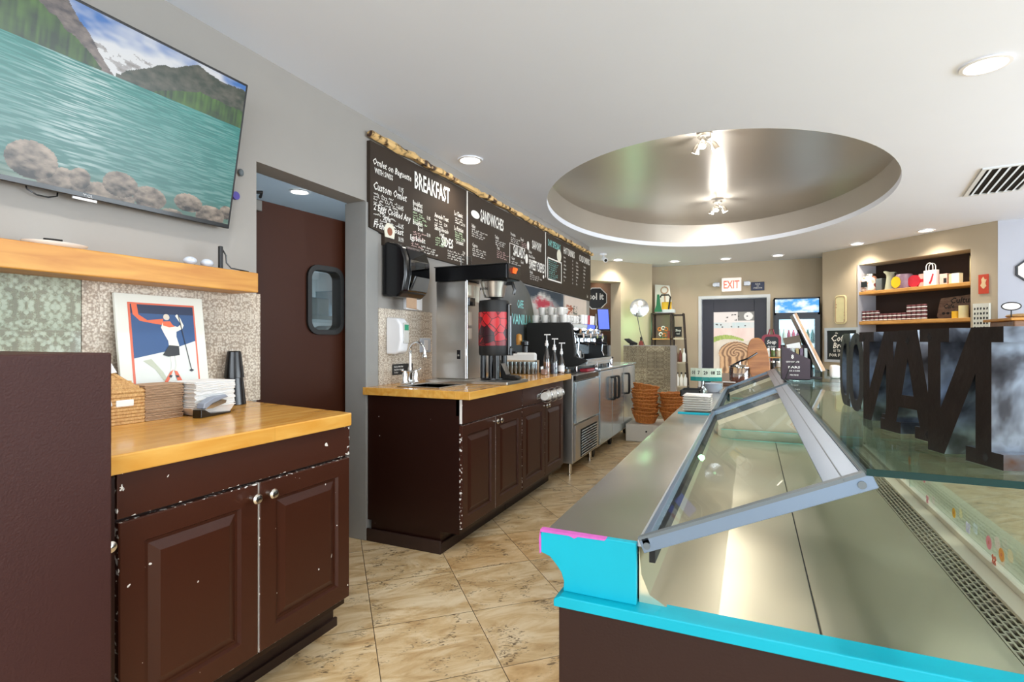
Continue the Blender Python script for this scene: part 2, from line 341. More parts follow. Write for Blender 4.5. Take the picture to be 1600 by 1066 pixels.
        if smooth:
            me.polygons.foreach_set('use_smooth', [True]*len(me.polygons))
            me.set_sharp_from_angle(angle=math.radians(38))
        if bevel:
            bv = o.modifiers.new('b', 'BEVEL'); bv.width = bevel; bv.segments = seg; bv.limit_method = 'ANGLE'; bv.angle_limit = math.radians(40)
        return o
def tag(o, label=None, cat=None, group=None, kind=None):
    if label: o['label'] = label
    if cat: o['category'] = cat
    if group: o['group'] = group
    if kind: o['kind'] = kind
    return o
def thing(name, label, cat, loc, group=None):
    o = bpy.data.objects.new(name, None); o.empty_display_size = .05; C.objects.link(o); o.location = loc
    OFF[o.name] = Vector(loc); return tag(o, label, cat, group)
def dup(o, loc=None, rz=None, label=None, parent=None, group=None):
    c = o.copy(); C.objects.link(c)
    if parent is not None: c.parent = parent
    if loc is not None: c.location = loc
    if rz is not None: c.rotation_euler = (0, 0, rz)
    if label: c['label'] = label
    if group: c['group'] = group
    for ch in list(o.children): dup(ch, parent=c)
    return c
def struct(b, name, m, **k): return tag(b.build(name, m, **k), kind='structure')
def lerp(a, b, t): return a + (b-a)*t
def mixc(a, b, t): return tuple(a[i] + (b[i]-a[i])*t for i in range(3))
def hsh(x, y, s=0):
    n = (int(x)*374761393 + int(y)*668265263 + s*974711) & 0xffffffff; n = ((n ^ (n >> 13))*1274126177) & 0xffffffff
    return ((n ^ (n >> 16)) & 0xffff)/65535
def vn(x, y, s=0):
    xi, yi = math.floor(x), math.floor(y); fx, fy = x-xi, y-yi; fx = fx*fx*(3-2*fx); fy = fy*fy*(3-2*fy)
    return lerp(lerp(hsh(xi, yi, s), hsh(xi+1, yi, s), fx), lerp(hsh(xi, yi+1, s), hsh(xi+1, yi+1, s), fx), fy)
def fbm(x, y, s=0, o=4):
    t = 0; a = .5
    for i in range(o): t += a*vn(x, y, s+i); x *= 2.03; y *= 2.03; a *= .5
    return t/(1-.5**o)
def picture(b, org, right, up, w_, h_, nx, ny, fn):
    """grid whose squares take the colour fn(u, v) gives, u to the right and v upward"""
    org, right, up = Vector(org), Vector(right), Vector(up)
    vs = [org + right*(w_*i/nx) + up*(h_*j/ny) for j in range(ny+1) for i in range(nx+1)]
    n0 = len(b.v); b.v += [tuple(b.xf(p)) if b.xf else tuple(p) for p in vs]
    for j in range(ny):
        for i in range(nx):
            a = n0 + j*(nx+1)+i; b.f.append((a, a+1, a+nx+2, a+nx+1)); b.c.append(fn((i+.5)/nx, (j+.5)/ny))
X_, Y_, Z_ = (1,0,0), (0,1,0), (0,0,1)

ORD = ['first','second','third','fourth','fifth','sixth','seventh','eighth','ninth','tenth','eleventh','twelfth','thirteenth','fourteenth','fifteenth','sixteenth']
# common materials
mat('wall_grey', '#98948f', .75, var=.03, bump=.05)
mat('wall_taupe', '#bdae96', .75, var=.03, bump=.05)
mat('wall_blue_grey', '#b4b6c0', .75, var=.03)
mat('jamb_grey', '#8f8e8b', .5, var=.08, vs=12)
mat('ceiling_white', '#e2e8f4', .8, var=.02, vs=2)
mat('dome_taupe', '#b5afa6', .30, metal=.6, var=.06, vs=2)
mat('dark_brown_wall', '#35241c', .7)
mat('white_trim', '#d7dce0', .4, var=.03)
chipped('brown_paint_worn', '#422115', edge=.0035, grain=70); chipped('brown_paint_drawer', '#422115', edge=.022, grain=55)
chipped('brown_paint', '#3e2016', edge=.0015, grain=70, spots=.75)
chipped('brown_shaded_paint', '#25100a', edge=0, spots=.74)  # cabinet brown darkened, putting shade into the less lit bodies and toe kicks
mat('brown_plain', '#4a2c22', .38, var=.06, bump=.08, bs=200)
mat('brown_case', '#29140f', .45, spec=.25, var=.06, bump=.08, bs=200)
mat('brown_box_paint', '#3c211e', .5, spec=.25, var=.06, bump=.25, bs=180)
mat('brown_door', '#3c1c0d', .45, spec=.2, var=.05)
mat('black_gap', '#0b0908', .8)
mat('toe_brown', '#2c1a14', .5, var=.3, vs=20)
wood('butcher_block', '#d0933a', '#e3b25e', .24, (7, 1.0, 7), coat=.35, knots=False, plank=(.6, .045))
wood('shelf_beam', '#b0742c', '#ca9442', .42, (10, 1.1, 10))
wood('shelf_pine', '#b98340', '#d9a25a', .5, (2, 2, 8))
mat('cyan_paint', '#009cb0', .5, spec=.25, var=.08, vs=9)
mat('pink_paint', '#b552a5', .45, var=.2, vs=30)
mat('black_plastic', '#08080b', .25, var=0, coat=.2)
mat('black_matte', '#151413', .55, var=.1)
mat('chrome', (.82, .83, .85), .08, metal=1, var=0)
mat('satin_nickel', (.78, .74, .68), .22, metal=1, var=0)
mat('white_plastic', '#e6e6e8', .35, var=.02)
mat('white_ceramic', '#ece8e2', .2, var=.02, coat=.3)
mat('white_paper', '#efefee', .8, var=.03, vs=30)
mat('grey_plastic', '#8c95a5', .35)
mat('aluminium', '#6b7c90', .32, metal=.35, var=.05)
mat('aluminium_light', '#b3b8c0', .32, metal=.6, var=.04)
mat('gasket_grey', '#5c6468', .5)
mat('cream_trim', '#cfc2ac', .5)
mat('chalk_white', '#f2efe9', .8, var=.06, vs=60)
mat('chalk_board', '#352b23', .6, spec=.25, var=.10, vs=4)
mat('chalk_teal', '#8fd3cf', .8)
mat('chalk_green', '#c3ddb8', .8)
mat('chalk_pink', '#d5b3b0', .8)
mat('lamp_glow', '#ffffff', .5, var=0, emit='#fff6e8', es=7)
glass('pane', refl=.35); glass('lid_pane', (.97,.98,.97), refl=.10, base=.03); glass('pane_green', (.88, .96, .93), .6, base=.045); glass('clear_plastic', (.92, .95, .96), 1.0, base=.08)
steel('brushed_steel', (.60, .57, .53), .315, .05, 2.5, (1, 1, .15), 5)
steel('deck_steel', (.76, .70, .54), .315, .5, 3.2, (1, 1, 1), 4)
steel('counter_steel', (.55, .53, .50), .23, .55, 2.4, (1, 1, 1), 4)
steel('fridge_steel', (.70, .82, .90), .20, .22, 3.0, (1, 1, 1), 5); MATS['fridge_steel'].node_tree.nodes['Principled BSDF'].inputs['Metallic'].default_value = .75
steel('partition_steel', (.30, .27, .20), .45, .10, 6.0, (6, 6, .6), 4)
m = bpy.data.materials.new('letter_steel'); nt, ns, ln, pb = nodes(m); pb.inputs['Metallic'].default_value = .9; pb.inputs['Roughness'].default_value = .28
tc = ns.new('ShaderNodeTexCoord'); nz = ns.new('ShaderNodeTexNoise'); nz.inputs['Scale'].default_value = 9; nz.inputs['Detail'].default_value = 4; nz.inputs['Distortion'].default_value = .3; ln.new(tc.outputs['Object'], nz.inputs['Vector'])
rp = ns.new('ShaderNodeValToRGB'); e = rp.color_ramp.elements; e[0].position = .30; e[0].color = (*C3('#1d1a1a'), 1); e[1].position = .70; e[1].color = (*C3('#7a4d28'), 1)
for p, c in ((.42,'#5d5f66'),(.52,'#a9b6c6'),(.60,'#8b929c')): q = e.new(p); q.color = (*C3(c), 1)  # grey-blue tones paint in cloudy reflections; the brown end is rust stain
ln.new(nz.outputs['Fac'], rp.inputs[0]); ln.new(rp.outputs[0], pb.inputs['Base Color']); MATS['letter_steel'] = m
# ================================================================ the room
H0 = 2.54
tr = travertine()
struct(B().quad((-4.6,-3,0),(5.2,-3,0),(5.2,12.2,0),(-4.6,12.2,0)), 'floor', tr, org=(0,0,0))
# ceiling with its oval opening
ECX, ECY, EA, EB = -.40, 5.82, 1.57, 2.20
def ell(t, k=1.0): return (ECX + EA*k*math.cos(t), ECY + EB*k*math.sin(t))
RX0, RX1, RY0, RY1 = -2.11, 5.2, -3.0, 7.65
b = B()
angs = sorted(set([2*PI*i/96 for i in range(96)] + [math.atan2((cy-ECY)/EB, (cx-ECX)/EA) % (2*PI) for cx in (RX0, RX1) for cy in (RY0, 8.3)]))
RY1 = 8.3
inner = []; outer = []
for t in angs:
    ex, ey = ell(t); dx, dy = ex-ECX, ey-ECY
    k = min([(RX1-ECX)/dx if dx > 1e-9 else 1e9, (RX0-ECX)/dx if dx < -1e-9 else 1e9, (RY1-ECY)/dy if dy > 1e-9 else 1e9, (RY0-ECY)/dy if dy < -1e-9 else 1e9])
    inner.append((ex, ey, H0)); outer.append((ECX+dx*k, ECY+dy*k, H0))
n = len(angs)
b.add(inner+outer, [(i, (i+1) % n, (i+1) % n+n, i+n) for i in range(n)])
b.quad((-3.9,8.3,H0),(3.2,8.3,H0),(3.2,12.2,H0),(-3.9,12.2,H0)); b.quad((-3.9,7.39,H0),(-2.11,7.39,H0),(-2.11,8.3,H0),(-3.9,8.3,H0))
struct(b, 'ceiling', 'ceiling_white', org=(0,0,H0))
b = B(); m = 96
rim = [(H0, 1), (H0+.055, 1.0)]
b.add([(*ell(2*PI*i/m), z) for z, k in rim for i in range(m)], [(i, (i+1) % m, (i+1) % m+m, i+m) for i in range(m)])
struct(b, 'trim_1', 'ceiling_white', smooth=True)
b = B(); rows = [(H0+.055, 1.0), (H0+.30, 1.0), (H0+.30, .995), (H0+.335, .93), (H0+.37, .80), (H0+.40, .60), (H0+.415, .35), (H0+.42, .02)]
b.add([(*ell(2*PI*i/m, k), z) for z, k in rows for i in range(m)], [(r*m+i, r*m+(i+1) % m, (r+1)*m+(i+1) % m, (r+1)*m+i) for r in range(len(rows)-1) for i in range(m)] + [tuple((len(rows)-1)*m+i for i in range(m))])
struct(b, 'trim_2', 'dome_taupe', smooth=True)

# left wall with its doorway
b = B(); T = .14
b.box(-2.25,-2.11,-3,1.78,0,H0); b.box(-2.25,-2.11,1.78,2.55,2.035,H0); b.box(-2.25,-2.11,2.55,7.39,0,H0)
struct(b, 'wall_left', 'wall_grey')
b = B(); b.box(-2.262,-2.10,2.545,2.66,0,2.03); b.box(-2.265,-2.25,2.66,2.70,0,2.03)
struct(b, 'door_1', 'jamb_grey', bevel=.004)
# kitchen seen through the doorway
b = B(); b.box(-4.6,-4.5,.8,5.2,0,H0); b.box(-4.6,-2.25,.7,.8,0,H0); b.box(-4.6,-2.25,5.1,5.2,0,H0)
mat('kitchen_white', '#c3cbd2', .5, var=.03)
struct(b, 'wall_kitchen', 'kitchen_white')
struct(B().quad((-4.6,.7,H0),(-2.25,.7,H0),(-2.25,5.2,H0),(-4.6,5.2,H0)), 'ceiling_kitchen', 'kitchen_white')
# fan wall, diagonal, with the opening to the back room
u = Vector((.671,.742,0)); nrm = Vector((-.742,.671,0))
P0 = Vector((-2.026,9.024,0))
def fx(p): return P0 + u*p.x + nrm*p.y + Vector((0,0,p.z))
b = B(fx); b.box(0,.657,0,.3,0,H0); b.box(-1.75,0,0,.3,2.20,H0)
b.xf = None; b.prism([(-1.585,9.512),(-1.65,9.9),(-1.75,9.9),(-1.82,9.70)], 0, H0, 'z')
struct(b, 'wall_fan_side', 'wall_taupe')
b = B(fx); b.box(-1.9,.3,2.4,2.5,0,H0); b.box(.2,.3,.3,2.4,0,H0); struct(b, 'wall_back_room', mat('back_room_brown', '#5d4433', .7))
struct(B().box(-3.9,-3.8,7.39,9.8,0,H0), 'wall_corridor', 'dark_brown_wall')
# far wall with a doorway, right diagonal wall with the niche, grey wall, street wall and rear wall
b = B(); b.box(-1.65,-.845,9.9,10.15,0,H0); b.box(-.845,.285,9.9,10.15,1.975,H0); b.box(.285,1.15,9.9,10.15,0,H0)
b.prism([(1.05,9.9),(.987,9.334),(1.2,9.5),(1.2,9.9)], 0, H0, 'z')
struct(b, 'wall_far', 'wall_taupe')
b = B(); b.box(-.85,-.80,9.885,10.1,0,1.98); b.box(-.80,.24,9.885,10.1,1.93,1.98); b.box(.235,.29,9.885,10.1,0,1.98)
struct(b, 'trim_3', 'white_trim', bevel=.004)
R0 = Vector((.987,9.334,0)); ru = Vector((.672,-.740,0)); rn = Vector((.740,.672,0))
def rx(p): return R0 + ru*p.x + rn*p.y + Vector((0,0,p.z))
b = B(rx); b.box(0,.58,0,.35,0,H0); b.box(2.0,2.269,0,.35,0,H0); b.box(.58,2.0,0,.35,2.27,H0); b.box(.58,2.0,0,.35,0,.75)
struct(b, 'wall_right', 'wall_taupe')
b = B(rx); b.box(.58,2.0,.33,.35,.75,2.27); struct(b, 'wall_niche', 'dark_brown_wall')
struct(B(rx).box(.56,.595,.0,.33,.75,2.27), 'trim_4', 'wall_blue_grey')
b = B(); b.box(2.512,5.2,7.65,7.8,0,H0); struct(b, 'wall_far_right', 'wall_blue_grey')
def openings(name, axis, c0, c1, a0, a1, cols, z0, z1, m_):
    b = B()
    def bx(p0, p1, q0, q1):
        if axis == 'x': b.box(c0, c1, p0, p1, q0, q1)
        else: b.box(p0, p1, c0, c1, q0, q1)
    bx(a0, a1, 0, z0); bx(a0, a1, z1, H0); prev = a0
    for s, e in cols: bx(prev, s, z0, z1); prev = e
    bx(prev, a1, z0, z1)
    struct(b, name, m_)
openings('wall_street', 'x', 5.1, 5.2, -3, 7.65, [(-1.5,.2),(.4,2.1),(2.3,4.0),(4.2,5.9)], .45, 2.2, 'wall_grey')
openings('wall_rear', 'y', -3.1, -3.0, -2.25, 5.2, [(-1.7,-.2),(0,1.5),(1.7,3.2)], .6, 2.25, 'wall_grey')

# ---------------------------------------------------------------- recessed lights
def downlight(loc, label, power=9, col=(1,.90,.74), r=.075, z=H0, grp='recessed ceiling lights', spread=2.2):
    t = thing('recessed_light', label, 'light', loc, grp)
    b = B().lathe([(r+.018, -.004), (r+.016, -.010), (r, -.012), (r-.006, -.003)], loc, 28, caps=False); b.build('trim_ring', 'white_plastic', t, smooth=True)
    b = B().lathe([(.001, -.0045), (r-.006, -.0045)], loc, 24, caps=False); b.build('lens', 'lamp_glow', t)
    l = bpy.data.lights.new('downlight_beam', 'SPOT'); l.energy = power; l.color = col; l.spot_size = spread; l.spot_blend = .8; l.shadow_soft_size = .06
    o = bpy.data.objects.new('downlight_beam', l); C.objects.link(o); o.parent = t; o.location = (0,0,-.03)
    return t
mat('bulb_cool', '#ffffff', .5, var=0)
downlight((-1.90,3.47,H0), 'round recessed ceiling light above the left end of the menu board', 16, r=.075)
downlight((1.037,3.30,H0), 'largest round recessed ceiling light, at the upper right beyond the vent', 18, (1,.95,.88), r=.085)
downlight((-2.01,8.75,H0), 'small recessed ceiling light above the green disc wall, beside the security camera', 34)
downlight((-1.177,9.30,H0), 'small recessed ceiling light above the tall dark shelf in the far corner', 16)
downlight((-.383,9.35,H0), 'small recessed ceiling light above the exit sign', 14)
downlight((.378,9.32,H0), 'small recessed ceiling light above the drinks fridge', 14)
downlight((1.33,8.65,H0), 'recessed ceiling light above the left end of the niche shelves', 30)
downlight((1.93,7.95,H0), 'recessed ceiling light above the right end of the niche shelves', 30)
for x, y, lab in ((-1.3,1.0,'added unseen ceiling light over the napkin counter'),(.0,1.7,'added unseen ceiling light over the near display case'),(1.2,.6,'added unseen ceiling light right of the camera'),(-.6,-1.0,'added unseen ceiling light behind the camera')):
    downlight((x,y,H0), lab, 28, (1,.95,.88), spread=2.5)  # unseen ceiling lights, added to brighten the worktops from above
t = downlight((-3.70,3.58,H0), 'recessed light in the kitchen ceiling seen through the doorway', 90, (.85,.93,1), spread=2.7)
t['group'] = 'kitchen lights'
t = downlight((-2.9,9.6,H0), 'added light brightening the back room beyond the opening', 30, (1,.85,.65), spread=2.6); t['group'] = 'added back room lights'  # lamp added to brighten the back room
# track spot clusters in the oval
def spots(loc, label):
    t = thing('ceiling_spot_cluster', label, 'ceiling spotlight', loc, 'spotlight clusters in the oval ceiling recess')
    B().cyl((loc[0], loc[1], loc[2]-.03), .055, .03, 20).build('canopy', 'satin_nickel', t, bevel=.004)
    for i, a in enumerate((.4, 2.5, 4.6)):
        d = Vector((math.cos(a), math.sin(a), 0)); p = Vector(loc) + Vector((0,0,-.03))
        q = p + d*.07 + Vector((0,0,-.05))
        B().tube([p, p+d*.03+Vector((0,0,-.03)), q], .006).build('arm', 'chrome', t, smooth=True)
        ax = (d*.5 + Vector((0,0,-1))).normalized(); R = ax.to_track_quat('Z','Y').to_matrix()
        hb = B(lambda p_, R=R, q=q: q + R @ p_); hb.lathe([(.012, -.02), (.026, 0), (.036, .06), (.034, .06)], (0,0,0), 16)
        hd = hb.build('lamp_head', 'satin_nickel', t, smooth=True)
        B(lambda p_, R=R, q=q: q + R @ p_).cyl((0,0,.0605), .030, .003, 14).build('bulb', 'lamp_glow', hd)
    l = bpy.data.lights.new('cluster_light', 'POINT'); l.energy = 14; l.color = (1,.96,.90); l.shadow_soft_size = .05
    o = bpy.data.objects.new('cluster_light', l); C.objects.link(o); o.parent = t; o.location = (0,0,-.16)
spots((-.36,4.75,2.937), 'nearer chrome spotlight cluster at the front rim of the oval recess')
spots((-.38,7.0,2.915), 'farther chrome spotlight cluster near the back of the oval recess')
# air vent
t = thing('air_vent', 'white ceiling air vent with dark diagonal slots', 'vent', (1.93,5.8,H0))
va, vb_ = Vector((1.64,5.28,H0)), Vector((1.79,6.22,H0)); vx = (vb_-va).normalized(); vy = Vector((vx.y,-vx.x,0)); VL = .95; VW = .40
def vf(p): return va + vx*p.x + vy*p.y + Vector((0,0,p.z))
b = B(vf); b.box(0,VL,0,.03,-.012,0); b.box(0,VL,VW-.03,VW,-.012,0); b.box(0,.03,.03,VW-.03,-.012,0); b.box(VL-.03,VL,.03,VW-.03,-.012,0); b.build('frame', 'white_trim', t)
B(vf).box(.03,VL-.03,.03,VW-.03,-.002,-.0005).build('backing', 'black_gap', t)
for i in range(6):
    y = .06+i*.056; B(vf).obox((VL/2, y, -.006), (VL-.06, .030, .003), Matrix.Rotation(.5, 3, 'X')).build('slat', 'white_trim', t)
# security camera
t = thing('security_camera', 'small white dome security camera under the ceiling past the menu board', 'camera', (-2.08,8.05,H0))
B().cyl((-2.08,8.05,H0-.03), .05, .03, 18).build('base', 'white_plastic', t)
b = B(); b.tube([(-2.08,8.05,H0-.03),(-2.05,8.0,H0-.07)], .015); b.build('bracket', 'white_plastic', t)
d = Vector((.5,-.8,-.35)).normalized(); q = Vector((-2.06,8.02,H0-.09)); R = d.to_track_quat('Z','Y').to_matrix()
hh = B(lambda p: q+R@p).lathe([(.02,-.03),(.033,-.02),(.035,.09),(.030,.09)], (0,0,0), 16).build('housing', 'white_plastic', t, smooth=True)
B(lambda p: q+R@p).cyl((0,0,.091), .022, .004, 14).build('lens', 'black_plastic', hh)

# ================================================================ swing door into the kitchen
t = thing('swing_door', 'brown kitchen swing door with an oblong black-framed window', 'door', (-2.33,2.63,0))
# local frame: hinge side left, face toward the shop
da, db = Vector((-2.35,1.82,0)), Vector((-2.275,2.655,0)); du = (db-da).normalized(); dn = Vector((du.y,-du.x,0)); DW = (db-da).length - .028
def dfx(p): return da + du*p.x + dn*p.y + Vector((0,0,p.z))
W0, W1, Z0, Z1 = DW-.325, DW-.10, 1.255, 1.615
b = B(dfx); b.box(0,W0,-.045,0,.02,1.93); b.box(W1,DW,-.045,0,.02,1.93); b.box(W0,W1,-.045,0,.02,Z0); b.box(W0,W1,-.045,0,Z1,1.93)
b.build('panel', 'brown_door', t)
def rrect(x0, x1, z0, z1, r, n=6):
    out = []
    for cx, cz, a0 in ((x1-r,z0+r,-PI/2),(x1-r,z1-r,0),(x0+r,z1-r,PI/2),(x0+r,z0+r,PI)):
        out += [(cx+r*math.cos(a0+PI/2*i/n), cz+r*math.sin(a0+PI/2*i/n)) for i in range(n+1)]
    return out
def ring(b, outer, inn, y0, y1):
    n = len(outer); vs = [(p[0],y0,p[1]) for p in outer]+[(p[0],y0,p[1]) for p in inn]+[(p[0],y1,p[1]) for p in outer]+[(p[0],y1,p[1]) for p in inn]
    fs = []
    for i in range(n):
        j = (i+1) % n; fs += [(i,j,j+n,i+n),(i+2*n,i+3*n,j+3*n,j+2*n),(i,i+2*n,j+2*n,j),(i+n,j+n,j+3*n,i+3*n)]
    b.add(vs, fs)
b = B(dfx); ring(b, rrect(W0-.022,W1+.022,Z0-.022,Z1+.022,.075), rrect(W0+.006,W1-.006,Z0+.006,Z1-.006,.05), -.06, .016)
wf = b.build('window_frame', 'black_matte', t, smooth=True)
b = B(dfx); b.prism(rrect(W0+.004,W1-.004,Z0+.004,Z1-.004,.05), -.026, -.020, 'y'); b.build('pane', 'pane', wf)
# corners between the square cutout and the rounded frame are covered by the frame itself
mat('closer_grey', '#6e6c68', .4)
t = thing('door_closer', 'grey metal door closer box at the top left of the kitchen doorway', 'door closer', (-2.24,1.93,1.86))
B(dfx).box(.01,.15,.0,.05,1.86,1.915).build('body', 'closer_grey', t, bevel=.004)
b = B(dfx); b.box(.0,.10,.0,.07,1.925,1.95); b.tube([(.02,.03,1.93),(.12,.09,1.945),(.16,.02,1.94)], .008); b.build('arm', 'black_matte', t)
# kitchen rack, boxes and bucket behind the door
def kb(name, label, cat, m_, x0,x1,y0,y1,z0,z1, bev=.01): return tag(B().box(x0,x1,y0,y1,z0,z1).build(name, m_, bevel=bev), label, cat)
t = thing('steel_rack', 'steel kitchen rack seen through the window and edge of the swing door', 'rack', (-3.1,3.3,0))
for x in (-3.35,-2.85):
    for y in (2.6,4.2): B().cyl((x,y,0), .018, 1.9, 12).build('post', 'chrome', t)
for z in (.3,.85,1.35,1.78): B().box(-3.37,-2.83,2.58,4.22,z,z+.03).build('shelf', 'fridge_steel', t)
kb('steel_container', 'steel food container on the kitchen rack behind the door window', 'container', 'fridge_steel', -3.25,-2.95,2.75,3.15,1.381,1.52)
kb('steel_container', 'wide steel pan on the lower kitchen rack behind the door window', 'container', 'fridge_steel', -3.25,-2.95,3.3,3.8,1.381,1.60)
mat('bucket_white', '#dfe8ec', .4, var=.02)
b = B().lathe([(.10,0),(.125,.20),(.135,.205),(.135,.225),(.125,.225),(.12,.20),(.09,.01)], (-3.0,3.02,1.811), 24, caps=False)
tag(b.build('bucket', 'bucket_white', smooth=True), 'white plastic bucket on top of the kitchen rack above the swing door', 'bucket')
mat('apron_white', '#e8eef4', .9)
tag(B().box(-2.75,-2.6,2.75,3.1,.75,1.30).build('folded_linen', 'apron_white', bevel=.04), 'white folded linen in the gap beside the swing door', 'linen')
t = thing('steel_cart', 'dark steel equipment cabinet in the gap beside the swing door', 'cabinet', (-2.7,3.0,0))
B().box(-2.8,-2.5,2.72,3.3,.08,.73).build('body', 'brushed_steel', t, bevel=.01)
B().box(-2.78,-2.52,2.715,2.72,.14,.40).build('grille', 'black_matte', t)

# ================================================================ left counter, tiles, shelf
tb = ornate('tile_relief', ('#beb7aa','#d6cab9','#ece4d6')); tg = ornate('tile_relief_green', ('#94a08c','#b4bda8','#d3dcdc'), sc=.55)
b = B(); b.box(-2.11,-2.102,1.065,1.795,.92,1.415); tag(b.build('trim_5', tb), kind='structure')
b = B(); b.box(-2.11,-2.102,.45,1.062,.92,1.415); tag(b.build('trim_6', tg), kind='structure')
b = B(); b.box(-2.11,-2.102,2.665,3.27,.92,1.40); tag(b.build('trim_7', tb), kind='structure')

def raised(b, y0, y1, z0, z1, x, t_=.02, ins=.055):
    """door face toward +x with a groove and raised centre"""
    def R(i, d): return [(x+d, y0+i, z0+i), (x+d, y1-i, z0+i), (x+d, y1-i, z1-i), (x+d, y0+i, z1-i)]
    rows = [R(0,-t_), R(0,-.003), R(.003,0), R(ins,0), R(ins+.006,-.011), R(ins+.014,-.011), R(ins+.040,-.001), R(ins+.041,-.001)]
    vs = [p for r in rows for p in r]; n = len(rows)
    fs = [(k*4+i, k*4+(i+1) % 4, (k+1)*4+(i+1) % 4, (k+1)*4+i) for k in range(n-1) for i in range(4)] + [tuple((n-1)*4+i for i in range(4)), (3,2,1,0)]
    b.add(vs, fs)
def knob(parent, y, z, x):
    B().lathe([(.008,0),(.006,.012),(.009,.016),(.0155,.022),(.0165,.030),(.012,.036),(.002,.038)], (x,y,z), 18, 'x').build('knob', 'satin_nickel', parent, smooth=True)

t = thing('base_cabinet', 'worn brown base cabinet with two doors under the napkin counter', 'cabinet', (-1.78,1.2,0))
b = B(); b.prism([(-2.10,.765),(-1.452,.765),(-1.452,1.63),(-2.10,1.74)], .17, .862, 'z'); b.build('body', 'brown_shaded_paint', t)
B().box(-1.452,-1.43,.80,1.635,.752,.872).build('drawer_front', 'brown_paint_drawer', t, bevel=.002)
for y0, y1, ky in ((.805,1.214,1.187),(1.220,1.635,1.250)):
    b = B(); raised(b, y0, y1, .20, .742, -1.430, ins=.062); d = b.build('door', 'brown_paint_worn', t); knob(d, ky, .703, -1.430)
sd = B().box(-1.46,-1.43,.748,.795,.20,.86).build('side_door', 'brown_shaded_paint', t)
B().lathe([(.007,0),(.006,.012),(.014,.02),(.014,.03),(.003,.036)], (-1.43,.770,.700), 16, 'x').build('knob', 'satin_nickel', sd, smooth=True)
B().box(-2.05,-1.60,.78,1.73,.0,.17).build('toe_kick', 'toe_brown', t)
B().box(-1.60,-1.588,.78,1.74,.0,.035).build('skirting', 'toe_brown', t)
t = tag(B().prism([(-2.11,.755),(-1.392,.755),(-1.392,1.60),(-1.40,1.613),(-2.11,1.735)], .872, .92, 'z').build('worktop', 'butcher_block', bevel=.004), 'varnished orange wood worktop holding napkins and stapler', 'worktop')
t = thing('end_cabinet', 'tall plain brown painted cabinet end at the far left', 'cabinet', (-1.8,.6,0))
B().box(-2.108,-1.345,.18,.742,.0,1.168).build('body', 'brown_box_paint', t, bevel=.004)
b = B(); b.box(-2.105,-1.955,.3,1.66,1.405,1.49)
tag(b.build('wall_shelf', 'shelf_beam', bevel=.004), 'thick orange timber beam shelf below the television', 'shelf')
# things on the shelf
b = B().lathe([(.001,0),(.06,0),(.085,.012),(.088,.016),(.082,.014),(.058,.006),(.001,.005)], (-2.03,.955,1.4905), 28, caps=False, squash=(.7,1)); tag(b.build('plate', 'white_ceramic', smooth=True), 'white oval dish on the left of the timber shelf', 'plate')
tag(B().tube([(-2.0,.91,1.511),(-2.0,.935,1.513),(-1.99,.955,1.512)], .004).build('pen', 'black_plastic'), 'black pen lying on the white dish on the shelf', 'pen')
mat('puck_grey', '#bfc6d2', .25, var=0)
for i, (y, lab) in enumerate(((1.375,'left of two small pale glass pebbles on the timber shelf'),(1.445,'right of two small pale glass pebbles on the timber shelf, by the black stand'))):
    b = B().sphere((-1.99,y,1.507), .024, sq=(1,1,.7)); tag(b.build('glass_pebble', 'puck_grey', smooth=True), lab, 'ornament', 'glass pebbles on the shelf')
t = thing('cable_stand', 'small black upright bracket with cable on the right of the shelf', 'stand', (-1.99,1.505,1.4905))
B().box(-1.997,-1.983,1.497,1.513,1.4905,1.585).build('post', 'black_plastic', t, bevel=.003); 
B().tube([(-1.99,1.513,1.573),(-1.99,1.53,1.55),(-1.99,1.532,1.52),(-1.985,1.55,1.500),(-1.98,1.60,1.4955),(-1.98,1.63,1.494)], .003).build('cable', 'black_plastic', t, smooth=True)

